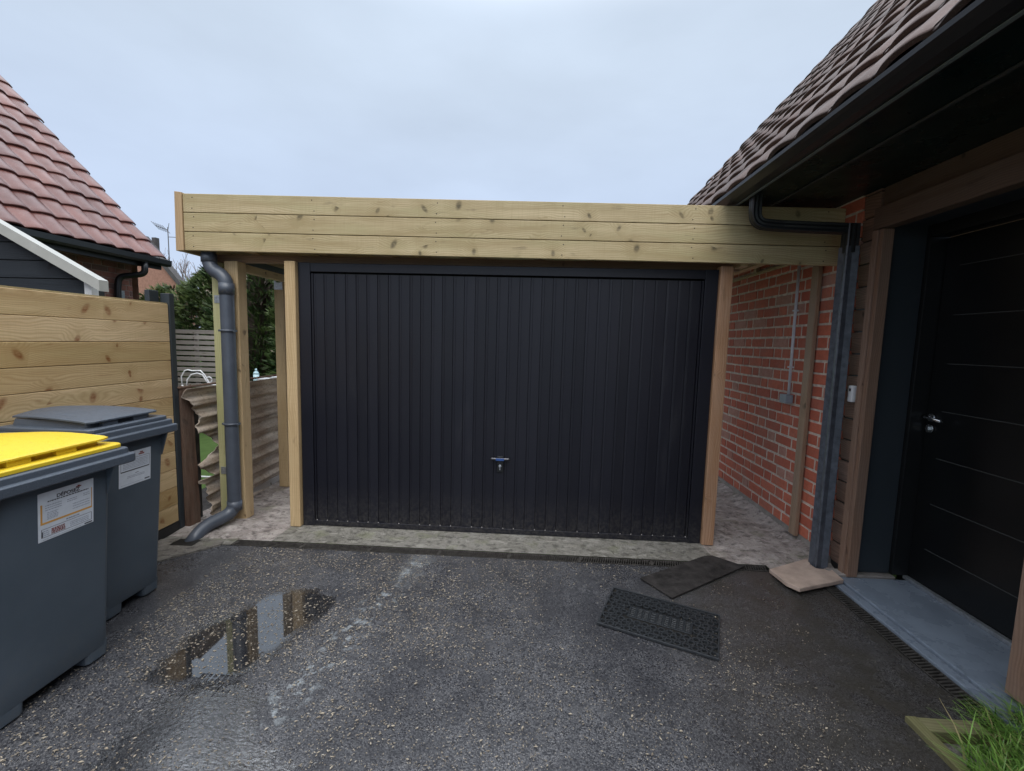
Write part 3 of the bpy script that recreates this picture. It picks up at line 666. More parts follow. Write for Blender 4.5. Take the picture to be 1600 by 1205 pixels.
# recess
mb = MB(); mb.box(WX+.021, 2.385, 2.888, 2.93, .045, 2.36); mb.build('reveal_panel', M['reveal'], HS, .002)
mb = MB(); mb.box(2.388, 2.50, 2.865, 2.93, .045, 2.30); mb.box(2.388, 2.50, 1.80, 2.862, 2.20, 2.30); mb.build('door_frame', M['black'], HS, .003)
mb = MB(); mb.box(WX+.03, 2.385, 1.78, 2.886, 2.27, 2.30); mb.box(WX+.052, 2.5, 1.775, 1.84, .05, 2.26); mb.build('reveal_panel', M['reveal'], HS)
fd = MB(); zs = [.276, .566, .856, 1.147, 1.437, 1.727, 2.017]
fd.box(2.485, 2.53, 1.85, 2.86, .055, 2.195); FD = fd.build('front_door', M['frontdoor'], HS, .002)
mb = MB()
for z in zs: mb.box(2.4830, 2.4846, 1.85, 2.765, z-.0022, z+.0022)
mb.build('groove', M['groove'], FD)
mb = MB(); mb.cyl((2.473, 2.82, 1.10), .024, .012, 20, 'x'); mb.cyl((2.44, 2.82, 1.10), .0085, .036, 12, 'x')
mb.sweep(fillet([(2.442, 2.838, 1.10), (2.438, 2.80, 1.10), (2.440, 2.71, 1.093)], .02), circ(.0095, 12)); mb.build('handle', M['chrome'], FD)
mb = MB(); mb.cyl((2.474, 2.825, 1.03), .026, .011, 20, 'x'); mb.box(2.462, 2.474, 2.818, 2.832, 1.022, 1.042); mb.build('lock', M['chrome'], FD)
mb = MB(); mb.box(1.99, 4.0, 1.2, 2.95, -.14, -.022); mb.box(2.49, 2.7, 1.75, 2.95, -.02, .054); mb.build('foundation', M['black'], HS)
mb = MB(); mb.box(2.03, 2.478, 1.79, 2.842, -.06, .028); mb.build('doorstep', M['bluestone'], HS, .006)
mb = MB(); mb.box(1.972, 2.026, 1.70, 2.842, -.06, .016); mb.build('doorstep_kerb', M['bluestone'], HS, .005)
mb = MB(); mb.box(2.455, 2.484, 1.85, 2.863, .029, .050); mb.build('door_sill', M['galv'], HS, .002)
mb = MB(); mb.box(2.0, 2.40, 2.846, 2.93, -.02, .040); mb.build('plinth', M['plinth'], HS, .006)
mb = MB(); mb.box(2.05, 2.3, .8, 1.77, -.1, .05); mb.build('plinth', M['plinth'], HS, .006)
# doorbell
mb = MB(); mb.box(WX-.058, WX-.024, 2.926, 2.966, 1.168, 1.275); bell = mb.build('doorbell', M['white'], HS, .006)
mb = MB(); mb.box(WX-.0605, WX-.058, 2.938, 2.954, 1.238, 1.256); mb.build('button', M['ink'], bell)
# conduit + box
mb = MB(); mb.sweep([(2.072, 3.64, 1.13), (2.072, 3.645, 1.6), (2.072, 3.65, 2.2)], circ(.011, 12)); cd = mb.build('conduit', M['conduit'], HS)
mb = MB(); mb.box(2.03, 2.085, 3.595, 3.695, 1.065, 1.135); mb.build('junction_box', M['boxgrey'], cd, .006)
for z in (1.35, 1.8):
    mb = MB(); mb.box(2.056, 2.09, 3.63, 3.662, z, z+.012); mb.build('conduit_clip', M['conduit'], cd)
# soffit, gutter
sf = MB(); sf.box(1.655, WX+.1, -2.5, 6.6, 2.503, 2.53); sf.box(1.40, 1.645, -2.5, 6.6, 2.506, 2.53); sf.build('soffit', M['soffit'], HS)
mb = MB(); mb.box(1.640, 1.656, -2.5, 6.6, 2.497, 2.503); mb.build('soffit_joint', M['groove'], HS)
mb = MB(); mb.box(1.385, 1.41, -2.5, 6.6, 2.49, 2.60); mb.build('fascia', M['black'], HS)
gp_ = [(1.262, 2.531), (1.266, 2.514), (1.284, 2.506), (1.312, 2.490), (1.350, 2.484), (1.382, 2.488), (1.382, 2.56), (1.376, 2.56), (1.376, 2.494), (1.350, 2.490), (1.315, 2.496), (1.29, 2.511), (1.273, 2.515), (1.270, 2.531)]
mb = MB(); b = len(mb.v)
for y in (-2.5, 6.65):
    for x, z in gp_: mb.v.append((x, y, z))
n = len(gp_)
for i in range(n): mb.face((i, (i+1) % n, n+(i+1) % n, n+i))
mb.face(range(n-1, -1, -1)); mb.face(range(n, 2*n)); gut = mb.build('gutter', M['gutter'], HS)
mb = MB(); mb.box(1.366, 1.383, -2.5, 6.6, 2.479, 2.4835); mb.build('gutter_edge', M['strip'], gut)
# ribbed black / grey downpipe
rib = []
for i, (cx, cy) in enumerate(rsq(.082, .082, 4, .012)): rib.append((cx, cy))
def ribprof(w_, nr, dp_=.0045):
    P2 = []
    for side in range(4):
        for k in range(nr*2+1):
            s_ = -w_/2+.006+(w_-.012)*k/(nr*2); d = w_/2-(dp_ if k % 2 else 0)
            P2.append([(s_, -d), (d, s_), (-s_, d), (-d, -s_)][side])
    return P2
mb = MB(); mb.sweep(fillet([(1.425, 3.06, 2.50), (1.425, 3.06, 2.315), (1.60, 3.05, 2.30)], .075, 7)+[V((1.80, 3.02, 2.285)), V((2.03, 2.988, 2.270))], ribprof(.062, 2, .003), up=(0, 1, 0), smooth=False); mb.sweep([(1.995, 2.985, 2.30), (1.995, 2.985, 2.12)], ribprof(.074, 2, .003), up=(0, 1, 0), smooth=False)
dpr = mb.build('downpipe', M['gutter'], HS)
mb = MB(); mb.sweep([(1.995, 2.985, 2.16), (1.995, 2.985, 1.0), (1.995, 2.985, .02)], ribprof(.084, 1, .012), up=(0, 1, 0), smooth=False); mb.build('lower_pipe', M['rpipe'], dpr)
# tiled roof
A = radians(48.6); vv = (cos(A), 0, sin(A)); nn = (-sin(A), 0, cos(A))
tiles('roof', (1.330, -2.6, 2.560), (0, 1, 0), vv, nn, 35, 20, M['tile_r'], HS, amp=.62)
rx, rz = 1.282+6.5*cos(A), 2.52+6.5*sin(A)
mb = MB(); mb.quadp([(1.30, -2.6, 2.52), (rx, -2.6, rz), (rx, 6.68, rz), (1.30, 6.68, 2.52)]); mb.quadp([(rx, -2.6, rz), (rx+4.5, -2.6, 2.6), (rx+4.5, 6.68, 2.6), (rx, 6.68, rz)])
mb.build('roof_underlay', M['black'], HS)
mb = MB(); mb.quadp([(1.5, 6.63, 2.5), (rx+4, 6.63, 2.5), (rx, 6.63, rz-.1)]); mb.quadp([(WX+.1, 6.62, 0), (rx+4, 6.62, 0), (rx+4, 6.62, 2.5), (WX+.1, 6.62, 2.5)]); mb.build('gable_wall', M['farbrick'], HS)

# ------------------------------------------------------------ pavers, mats
mb = MB(); top = [(1.612, 2.876), (1.99, 3.09), (1.965, 3.03), (1.94, 2.975), (1.948, 2.935), (1.985, 2.920), (2.028, 2.945), (2.05, 2.925), (2.035, 2.885), (2.022, 2.772), (1.667, 2.63), (1.625, 2.70)]
zz = lambda x, y: .028+.02*(3.1-y)/.45+.006*fbm(x, y, 3, 6)
b = len(mb.v); n = len(top)
for x, y in top: mb.v.append((x, y, zz(x, y)-.026))
for x, y in top: mb.v.append((x, y, zz(x, y)))
for i in range(n): mb.face((i, (i+1) % n, n+(i+1) % n, n+i))
mb.face(range(n-1, -1, -1)); mb.face(range(n, 2*n))
tag(mb.build('stone_slab', M['sand'], None, .004), 'broken pinkish stone slab lying at the foot of the ribbed downpipe', 'slab')

# rubber ring mat
mt = thing('doormat', (.73, 2.31, 0), 'black rubber ring doormat with a raised lettered panel, lying askew on the driveway', 'doormat')
O = V((.382, 2.240, 0)); ux = (V((.932, 2.008, 0))-O).normalized(); uy = (V((.524, 2.611, 0))-O).normalized(); uy = (uy-ux*uy.dot(ux)).normalized()
LX, LY = .597, .393
def mpt(a, b_, z): return tuple(O+ux*a+uy*b_+V((0, 0, z)))
def mbox(mb, a0, a1, b0_, b1, z0, z1): mb.hexa([mpt(a0, b0_, z0), mpt(a1, b0_, z0), mpt(a1, b1, z0), mpt(a0, b1, z0), mpt(a0, b0_, z1), mpt(a1, b0_, z1), mpt(a1, b1, z1), mpt(a0, b1, z1)])
mb = MB(); mbox(mb, 0, LX, 0, .009, .004, .018); mbox(mb, 0, LX, LY-.009, LY, .004, .018); mbox(mb, 0, .009, .009, LY-.009, .004, .0178); mbox(mb, LX-.009, LX, .009, LY-.009, .004, .0178)
mb.build('rim', M['rubber_hi'], mt, .002)
mb = MB(); mbox(mb, .006, LX-.006, .006, LY-.006, .003, .006); mb.build('ring_hole_dark_sheet', M['pit'], mt)  # black sheet painting the dark seen through the ring holes
mb = MB(); cw = .0418
def ring(mb, a, b_, ro, ri, z0, z1, n=10):
    k = len(mb.v)
    for (r_, z) in ((ro, z0), (ro, z1), (ri, z1), (ri, z0)):
        for i in range(n): mb.v.append(mpt(a+cos(2*pi*i/n+.3)*r_, b_+sin(2*pi*i/n+.3)*r_, z))
    for q in range(3):
        for i in range(n): mb.face((k+q*n+i, k+q*n+(i+1) % n, k+(q+1)*n+(i+1) % n, k+(q+1)*n+i))
row = 0; b_ = .026
while b_ < LY-.02:
    a = .027+(row % 2)*cw/2
    while a < LX-.02:
        if not (.118 < a < .475 and .130 < b_ < .262): ring(mb, a, b_, .0207, .0128, .005, .018)
        a += cw
    b_ += cw*.86; row += 1
mb.build('rubber_rings', M['rubber_hi'], mt)
mb = MB(); mbox(mb, .130, .466, .143, .250, .006, .012); pn = mb.build('panel', M['rubber'], mt, .002)
mb = MB(); a = .138
random.seed(11)
for ltr in range(9):
    w_ = .030 if ltr % 3 else .034
    mbox(mb, a, a+.0045, .150, .243, .012, .017)
    k = random.choice([4, 5, 6])
    for q in range(k):
        bb_ = .152+q*.088/k; mbox(mb, a+.007, a+w_-.003, bb_, bb_+.088/k*.55, .012, .017)
    a += w_+.0045
mb.build('raised_lettering', M['rubber_hi'], pn, .001, 1)
random.seed(21)
# old flat mat
mb = MB(); pm = [(.728, 2.727), (1.25, 3.065), (1.285, 3.082), (1.325, 3.085), (1.485, 2.946), (.865, 2.514)]
b = 0; n = len(pm); 
for z0 in (.0055, .017):
    for x, y in pm: mb.v.append((x, y, z0+.004*fbm(x, y, 2, 4)))
for i in range(n): mb.face(((i+1) % n, i, n+i, n+(i+1) % n))
mb.face(range(n)); mb.face(range(2*n-1, n-1, -1))
tag(mb.build('floor_mat', M['oldmat'], None, .003), 'worn flat black mat lying across the drain near the right garage post', 'mat')

# ------------------------------------------------------------ edging + grass, bottom right
mb = MB(); mb.box(1.562, 1.604, .6, 1.735, -.1, .022); tag(mb.build('edging_board', M['edging'], None, .003), 'long mossy timber edging board between asphalt and grass', 'edging')
mb = MB(); mb.box(1.607, 1.84, 1.668, 1.735, -.1, .018); tag(mb.build('edging_board', M['edging'], None, .003), 'short mossy cross board beneath the grass tuft', 'edging')
struct(poly('lawn_soil', [(1.604, .5), (3.2, .5), (3.2, 1.70), (1.604, 1.70)], -.03, M['slab']))
mb = MB(); random.seed(5)
for k in range(8500):
    x = random.uniform(1.62, 2.25); y = random.uniform(1.15, 1.87)
    if x < 1.86 and y > 1.64: continue
    if x < 1.74+random.uniform(-.05, .1) and y > 1.50+random.uniform(-.15, .1): continue
    if x < 1.97 and y > 1.80: continue
    if x > 1.965 and y > 1.77: continue
    h = random.uniform(.045, .125)*(.6+.8*abs(fbm(x, y, 0, 5)+.4)); a = random.gauss(radians(175), 1.2); bend = random.uniform(.3, 1.25)*h; w_ = random.uniform(.002, .0048)
    dx, dy = cos(a), sin(a); px_, py_ = -dy*w_, dx*w_; t = random.random()**1.2 if random.random() < .9 else 2.2; bb_ = len(mb.v); z0 = -.03
    for q in range(4):
        s_ = q/3; cx = x+dx*bend*s_*s_; cy = y+dy*bend*s_*s_; cz = z0+h*(s_-.35*s_*s_*min(1, bend/h)); ww = 1-s_*.85
        mb.v.append((cx-px_*ww, cy-py_*ww, cz)); mb.v.append((cx+px_*ww, cy+py_*ww, cz))
    for q in range(3): mb.face((bb_+2*q, bb_+2*q+1, bb_+2*q+3, bb_+2*q+2), tone=t)
tag(mb.build('grass', M['grass']), 'long wet green grass tuft beside the doorstep', 'grass', kind='stuff')
# chaff on the asphalt
mb = MB(); random.seed(9)
def chip(x, y, ln, w_, z, t):
    a = random.uniform(-.3, 1.5) if random.random() < .6 else random.uniform(0, pi); dx, dy = cos(a)*ln, sin(a)*ln; ex, ey = -sin(a)*w_, cos(a)*w_; h = .0012; c = random.uniform(0, .003)
    mb.hexa([(x-dx, y-dy, z), (x-ex, y-ey, z), (x+dx, y+dy, z), (x+ex, y+ey, z), (x-dx, y-dy, z+h), (x-ex, y-ey, z+h+c), (x+dx, y+dy, z+h), (x+ex, y+ey, z+h+c)], t)
n_ = 0
while n_ < 15000:
    x = random.uniform(-2.0, 1.5); y = random.uniform(1.0, 2.9)
    d = .5+1.2*fbm(x, y, 8, 1.6)+(.35 if x < .1 else -.15)
    if random.random() > d: continue
    if dep_all(x, y) > .25 and random.random() < .45: continue
    s_ = random.random(); ln = random.uniform(.0012, .0036)*(1.35 if x < -.4 else 1)+(.006*random.random() if s_ > .85 else 0); chip(x, y, ln, ln*random.uniform(.15, .45), .005, random.random()); n_ += 1
tag(mb.build('chaff', M['chips']), 'pale chaff and leaf bits scattered over the wet asphalt', 'debris', kind='stuff')

# ------------------------------------------------------------ wheelie bins
def bin_(xf, yc, zs_, lidmat, label, stick, hw=.25, hb=.165, ht=.190):
    t = thing('wheelie_bin', (xf-.3, yc, 0), label, 'wheelie bin', 'wheelie bins by the fence')
    D = .54
    mb = MB()
    def loop(z, x0, x1, hw, r_): # rounded rect ring
        P2 = []
        for cx, cy, a0 in ((x1-r_, hw-r_, 0), (x0+r_, hw-r_, 90), (x0+r_, -hw+r_, 180), (x1-r_, -hw+r_, 270)):
            for i in range(5): a = radians(a0+22.5*i); P2.append((cx+cos(a)*r_, yc+cy+sin(a)*r_, z))
        return P2
    def loft(mb, loops, cap=True):
        b = len(mb.v); n = len(loops[0])
        for l in loops: mb.v += l
        for k in range(len(loops)-1):
            for i in range(n): mb.face((b+k*n+i, b+k*n+(i+1) % n, b+(k+1)*n+(i+1) % n, b+(k+1)*n+i), smooth=False)
        if cap: mb.face([b+i for i in range(n-1, -1, -1)]); mb.face([b+(len(loops)-1)*n+i for i in range(n)])
    # body front face leans from xf-.10 at the foot to xf-.035 under the rim
    fx0, fx1 = xf-.100, xf-.042
    L_ = []
    for k in range(9):
        s_ = k/8; z = (.055+(.90-.055)*s_)*zs_; L_.append(loop(z, xf-D+.08-.05*s_, fx0+(fx1-fx0)*s_, hb+(ht-hb)*s_, .028))
    loft(mb, L_); body = mb.build('body', M['binbody'], t)
    md = body.modifiers.new('bev', 'BEVEL'); md.width = .008; md.segments = 3; md.angle_limit = radians(25)
    for p_ in body.data.polygons: p_.use_smooth = True
    # feet
    for sg in (-1, 1):
        mb = MB(); c0 = yc+sg*(hb-.052)
        loops = []
        for z, gx, gw in ((0, -.012, -.012), (.012, 0, 0), (.075, .002, .006)):
            w_ = .050+gw; P2 = []
            for cx, cy, a0 in ((fx0+gx-.024, w_-.02, 0), (fx0-.28, w_-.02, 90), (fx0-.28, -w_+.02, 180), (fx0+gx-.024, -w_+.02, 270)):
                for i in range(4): a = radians(a0+30*i); P2.append((cx+cos(a)*.022, c0+cy+sin(a)*.02, z*zs_+.001))
            loops.append(P2)
        loft(mb, loops); mb.build('foot', M['binbody'], t)
    # wheels at the back
    for sg in (-1, 1):
        mb = MB(); mb.cyl((xf-D+.06, yc+sg*(hb-.02)-.02, .10), .10, .04, 24, 'y'); mb.build('wheel', M['rubber'], t, .008)
    # rim: two steps
    mb = MB()
    loft(mb, [loop(.900*zs_, xf-D-.005, xf-.006, hw-.006, .02), loop(.905*zs_, xf-D-.008, xf, hw, .022), loop(.938*zs_, xf-D-.008, xf, hw, .022), loop(.941*zs_, xf-D-.006, xf-.004, hw-.004, .022),
              loop(.943*zs_, xf-D, xf-.018, hw-.014, .022), loop(.966*zs_, xf-D, xf-.020, hw-.016, .02), loop(.970*zs_, xf-D+.002, xf-.024, hw-.02, .02)])
    mb.build('rim', M['binlid'], t, .002, 2)
    # gussets under the rim
    for yy in (yc-ht+.02, yc+ht-.02):
        mb = MB(); mb.hexa([(fx1-.005, yy-.004, .78*zs_), (fx1-.004, yy-.004, .78*zs_), (fx1-.004, yy+.004, .78*zs_), (fx1-.005, yy+.004, .78*zs_), (fx1-.005, yy-.004, .9*zs_), (xf-.008, yy-.004, .9*zs_), (xf-.008, yy+.004, .9*zs_), (fx1-.005, yy+.004, .9*zs_)])
        mb.build('gusset', M['binbody'], t)
    # lid: flange + raised domed panel overhanging the front
    lid = MB(); lf = xf-.042; hw2 = hw-.022
    loft(lid, [loop(.9712*zs_, xf-D+.01, lf, hw2, .03), loop(.986*zs_, xf-D+.01, lf, hw2, .03), loop(.990*zs_, xf-D+.014, lf-.005, hw2-.004, .03)])
    lo = lid.build('lid', lidmat, t, .002)
    # raised step under the panel
    mb = MB(); loft(mb, [loop(.990*zs_, xf-D+.03, lf-.062, hw2-.045, .03), loop(1.022*zs_, xf-D+.04, lf-.066, hw2-.05, .03)]); mb.build('lid_step', lidmat, lo)
    for dy in (-.085, .085):
        mb = MB(); mb.box(lf-.064, lf-.040, yc+dy-.04, yc+dy+.04, .990*zs_, 1.018*zs_); mb.build('lid_rib', lidmat, lo, .002)
    mb = MB(); nx_, ny_ = 26, 30; x0, x1 = xf-D+.035, lf-.030; hp = hw2-.026
    def pz(x, y):
        s_ = (x1-x)/(x1-x0); q = (y-yc)/hp
        z = 1.020+.036*sin(min(1, s_*1.5)*pi/2)*(1-.55*q*q)-.012*max(0, s_-.7)
        if abs(q) < .74-.10*s_*0: z -= 0
        g_ = abs(abs(q)-(.76-.06*s_)); z -= .0035*max(0, 1-g_/.018)
        return z*zs_+.0007*fbm(x, y, 0, 60)
    b = 0
    def edge(x, y):   # pull the front corners round
        q = (y-yc)/hp; return x-(.020*max(0, abs(q)-.86)/.14 if x > x1-.02 else 0)
    for j in range(ny_+1):
        for i in range(nx_+1):
            x = x0+(x1-x0)*i/nx_; s_ = (x1-x)/(x1-x0); hwq = hp*(1-.16*s_**2.5); y = yc-hwq+2*hwq*j/ny_; yq = yc-hp+2*hp*j/ny_
            mb.v.append((edge(x, yq), y, pz(x, yq)))
    for j in range(ny_):
        for i in range(nx_): a = j*(nx_+1)+i; mb.face((a, a+1, a+nx_+2, a+nx_+1), smooth=True)
    # skirt
    ringi = [j*(nx_+1)+nx_ for j in range(ny_+1)]; sides = [ringi, [i for i in range(nx_+1)], [ny_*(nx_+1)+i for i in range(nx_+1)]]
    for k, R_ in enumerate(sides):
        bb_ = len(mb.v)
        for q in R_: x, y, z = mb.v[q]; mb.v.append((x, y, z-.007))
        for q in range(len(R_)-1):
            f_ = (R_[q], bb_+q, bb_+q+1, R_[q+1]); mb.face(f_)
    mb.build('lid_panel', lidmat, lo)
    # sticker (flat sheet glued to the leaning front face)
    y0, y1, z0, z1, kind = stick
    sl_ = (fx1-fx0)/((.90-.055)*zs_)
    def sp(a, b_, d=0): # a across 0..1 , b_ up 0..1
        z = z0+(z1-z0)*b_; x = fx0+(z-.055*zs_)*sl_; return (x+.0012+d, y0+(y1-y0)*a, z)
    def flat(mb, a0, a1, b0_, b1, d, tk=.0007): mb.hexa([sp(a0, b0_, d-tk), sp(a1, b0_, d-tk), sp(a1, b1, d-tk), sp(a0, b1, d-tk), sp(a0, b0_, d), sp(a1, b0_, d), sp(a1, b1, d), sp(a0, b1, d)])
    mb = MB(); flat(mb, 0, 1, 0, 1, .0006); st = mb.build('sticker', M['paper'], t)
    def ink(name, mat, rects, d=.0012):
        mb = MB()
        for r_ in rects: flat(mb, *r_, d, .0004)
        mb.build(name, mat, st)
    def lines(a0, a1, b0_, b1, nrow, h=.014):
        R_ = []
        for k in range(nrow):
            bb_ = b1-(b1-b0_)*(k+.5)/nrow; a = a0
            while a < a1-.01:
                wd = random.uniform(.012, .05); e_ = min(a+wd, a1); R_.append((a, e_, bb_-h/2, bb_+h/2)); a = e_+.010
        return R_
    random.seed(int(yc*100))
    if kind == 'full':
        ink('orange_frame', M['orange'], [(.04, .97, .345, .385), (.04, .07, .385, .76), (.955, .97, .385, .80)])
        ink('printed_line', M['ink'], lines(.16, .90, .775, .815, 1, .022)+[(.05, .96, .245, .252), (.05, .96, .075, .082), (.05, .058, .082, .245), (.952, .96, .082, .245), (.06, .075, .09, .2), (.82, .97, .018, .045)])
        ink('printed_text', M['inkgrey'], lines(.12, .40, .60, .74, 3)+lines(.15, .34, .42, .58, 5, .012)+lines(.50, .68, .64, .72, 2)+lines(.60, .92, .44, .60, 3)+lines(.80, .93, .66, .74, 2)+lines(.48, .72, .27, .32, 1, .03)+lines(.55, .90, .10, .21, 3)+lines(.07, .18, .10, .22, 3)+lines(.05, .75, .02, .035, 1, .009))
        ink('logo_patch', M['inkred'], lines(.22, .46, .095, .215, 4, .022)+[(.66, .76, .905, .93), (.69, .73, .93, .95)])
        fc = bpy.data.curves.new('title', 'FONT'); fc.body = 'D\u00c9POSEZ'; fc.size = 1; fc.align_x = 'CENTER'; fc.space_character = .98; fc.offset = .03
        fo = bpy.data.objects.new('title', fc); COL.objects.link(fo); dg = bpy.context.evaluated_depsgraph_get()
        me = bpy.data.meshes.new_from_object(fo.evaluated_get(dg)); bpy.data.objects.remove(fo)
        xs = [v_.co.x for v_ in me.vertices]; wd = max(xs)-min(xs)
        for v_ in me.vertices:
            a = .52+(v_.co.x)/wd*.42; bq = .828+v_.co.y*.10; v_.co = V(sp(a, bq, .0014))
        me.materials.clear(); me.materials.append(M['ink']); to = bpy.data.objects.new('title', me); COL.objects.link(to); to.parent = st; to.matrix_parent_inverse = parent_inv(st)
    else:
        ink('printed_line', M['ink'], [(.05, .95, .435, .465), (.05, .057, .465, .80), (.945, .952, .465, .80), (.05, .95, .80, .807), (.80, .96, .05, .085), (.50, .60, .33, .345)])
        ink('printed_text', M['inkgrey'], lines(.12, .90, .50, .76, 6, .016)+lines(.25, .80, .22, .30, 2, .016)+lines(.06, .75, .05, .07, 1, .008))
        ink('logo_patch', M['inkred'], [(.60, .78, .85, .89), (.64, .74, .90, .94)])
    return t
bin_(-1.842, 1.612, 1.0, M['yellow'], 'grey wheelie bin with a bright yellow lid and printed sticker, nearest the camera', (1.545, 1.760, .672, .868, 'full'), .322, .222, .232)
bin_(-2.058, 2.19, 1.037, M['binlid'], 'all-grey wheelie bin with dark lid standing behind the yellow-lidded one', (2.100, 2.288, .69, .872, 'plain'))

# ------------------------------------------------------------ fence on the left
FN = thing('timber_fence', (-2.68, 1.5, 0), 'new golden horizontal board fence behind the bins with dark grey post', 'fence')
z = .078
for k in range(12):
    z2 = z+.1357; mb = MB(); xo = random.uniform(-.001, .001); mb.box(-2.690+xo, -2.660+xo, -1.5, 3.103, z+.0012, z2-.0012); mb.build('fence_board', M['fence'], FN, .003); z = z2
mb = MB(); mb.box(-2.684, -2.668, -1.5, 3.103, z+.001, z+.009); mb.build('top_edge', M['fascia'], FN)
mb = MB(); mb.box(-2.683, -2.672, -1.5, 3.10, .08, z-.01); mb.build('gap_light_blocker', M['oldwood'], FN)  # added continuous sheet, stops light showing between the boards
mb = MB(); mb.box(-2.69, -2.655, -1.5, 3.103, -.02, .074); mb.build('base_rail', M['black'], FN, .003)
mb = MB(); mb.box(-2.70, -2.652, 3.106, 3.150, 0, 1.785); mb.box(-2.72, -2.70, 3.106, 3.15, 0, 1.785); mb.box(-2.76, -2.724, 3.02, 3.10, 1.70, 1.80); mb.box(-2.72, -2.672, 3.152, 3.27, 0, 1.06); mb.build('fence_post', M['reveal'], FN, .003)
mb = MB(); zl = [0, .15, .3, .45, .6, .75, .9, 1.02, 1.10]; random.seed(4)
rr_ = [[(-2.675+random.uniform(-.006, .006), 3.155), (-2.612-.004*i+random.uniform(-.007, .005), 3.155+random.uniform(-.003, .004)), (-2.606-.004*i, 3.205), (-2.602-.004*i+random.uniform(-.006, .004), 3.255), (-2.675, 3.255)] for i in range(9)]
for i, q_ in enumerate(rr_):
    for x, y in q_: mb.v.append((x, y, zl[i]+(.012*math.sin(x*90+y*60) if i == 8 else 0)))
for i in range(8):
    for j in range(5): a = i*5+j; b = i*5+(j+1) % 5; mb.face((a, b, b+5, a+5), uv=[(zl[i], j*.07), (zl[i], j*.07+.07), (zl[i+1], j*.07+.07), (zl[i+1], j*.07)], tone=.5)
mb.face(range(40, 45), uv=[(0, 0), (.1, 0), (.1, .1), (0, .1), (0, .05)]); mb.face(range(4, -1, -1))
tag(mb.build('old_post', M['oldwood'], None, .003), 'short weathered dark brown wooden post with a cracked top beside the grey pipe', 'post')
# corrugated fibre cement sheets
CS = thing('corrugated_fence', (-2.61, 3.8, 0), 'low broken corrugated fibre-cement fence along the left side of the carport', 'fence')
prof_e = [[(.80, 3.235), (.86, 3.268), (.962, 3.19), (1.06, 3.135), (1.10, 3.14)], [(.345, 3.40), (.40, 3.34), (.428, 3.31), (.46, 3.24), (.493, 3.235), (.52, 3.34), (.548, 3.42), (.671, 3.42), (.70, 3.33), (.731, 3.31), (.80, 3.235)], [(-.01, 3.36), (.08, 3.33), (.15, 3.36), (.22, 3.31), (.292, 3.34), (.33, 3.24), (.357, 3.235), (.40, 3.34)]]
def interp(pts, z):
    for (a, ya), (b, yb) in zip(pts, pts[1:]):
        if a <= z <= b: return ya+(yb-ya)*(z-a)/(b-a)
    return pts[0][1] if z < pts[0][0] else pts[-1][1]
for ci, (za, zb_) in enumerate(((.735, 1.09), (.345, .745), (-.02, .355))):
    mb = MB(); nz, ny_ = 30, 44
    for side in (0, 1):
        for k in range(nz+1):
            z = za+(zb_-za)*k/nz
            ys = interp(prof_e[ci], z)+.012*fbm(z*9, ci, 0, 1)
            for i in range(ny_+1):
                y = ys+(6.2-ys)*(i/ny_)**1.5; cu = max(0, .10-(y-ys))/.10; x = -2.60+.017*sin(2*pi*z/.118+ci)+.007*sin(2*pi*z/.047+2*ci)+.022*(1-k/nz)-side*.007+.012*fbm(y, z, ci, 2.5)+.03*cu*cu*fbm(z, ci, 0, 9)
                mb.v.append((x, y, z+.012*sin(y*1.1+ci)))
    n1 = (nz+1)*(ny_+1)
    for k in range(nz):
        for i in range(ny_): a = k*(ny_+1)+i; mb.face((a, a+1, a+ny_+2, a+ny_+1), smooth=True); mb.face((n1+a, n1+a+ny_+1, n1+a+ny_+2, n1+a+1), smooth=True)
        a = k*(ny_+1); mb.face((a, a+ny_+1, n1+a+ny_+1, n1+a))
    for i in range(ny_): a = nz*(ny_+1)+i; mb.face((a, a+1, n1+a+1, n1+a)); mb.face((i, n1+i, n1+i+1, i+1))
    mb.build('corrugated_sheet', M['corr'], CS)
mb = MB(); mb.box(-2.60, -2.575, 3.55, 6.2, .01, .075); mb.build('bottom_plank', M['greywood'], CS, .004)
mb = MB(); mb.box(-2.66, -2.635, 3.14, 6.2, 1.085, 1.10); mb.build('top_rail', M['oldwood'], CS, .004)
mb = MB(); mb.box(-2.70, -2.67, 3.295, 3.36, 0, .93); tag(mb.build('dark_gap_strip', M['black'], None, .004), 'thin black strip standing in for the dark gap at the broken corner of the corrugated fence', 'post')  # black strip added to stand for the dark gap beside the old post

# ------------------------------------------------------------ garden beyond the fence
def tube(mb, pts, r_, n=8): mb.sweep(pts, circ(r_, n))
mb = MB()
cx, cy = -3.10, 3.92
for pts in ([(-.16, 1.0), (-.165, 1.10), (-.13, 1.155), (-.10, 1.165), (-.06, 1.155), (.02, 1.16), (.06, 1.12), (.10, 1.05), (.13, 1.03), (.20, 1.03)],
            [(-.12, 1.0), (-.11, 1.07), (-.07, 1.12), (-.01, 1.135), (.04, 1.12), (.07, 1.07), (.10, 1.035)],
            [(.10+.028*cos(a*.7), 1.075+.028*sin(a*.7)) for a in range(10)]):
    tube(mb, [(cx+a, cy, z) for a, z in pts], .006)
for dx in (-.16, .18): tube(mb, [(cx+dx, cy, 1.02), (cx+dx, cy, -.1)], .008)
tube(mb, [(cx-.16, cy, .15), (cx+.18, cy, .15)], .008)
tag(mb.build('garden_chair', M['white']), 'white scrolled wrought-iron garden chair back showing over the corrugated fence', 'chair')
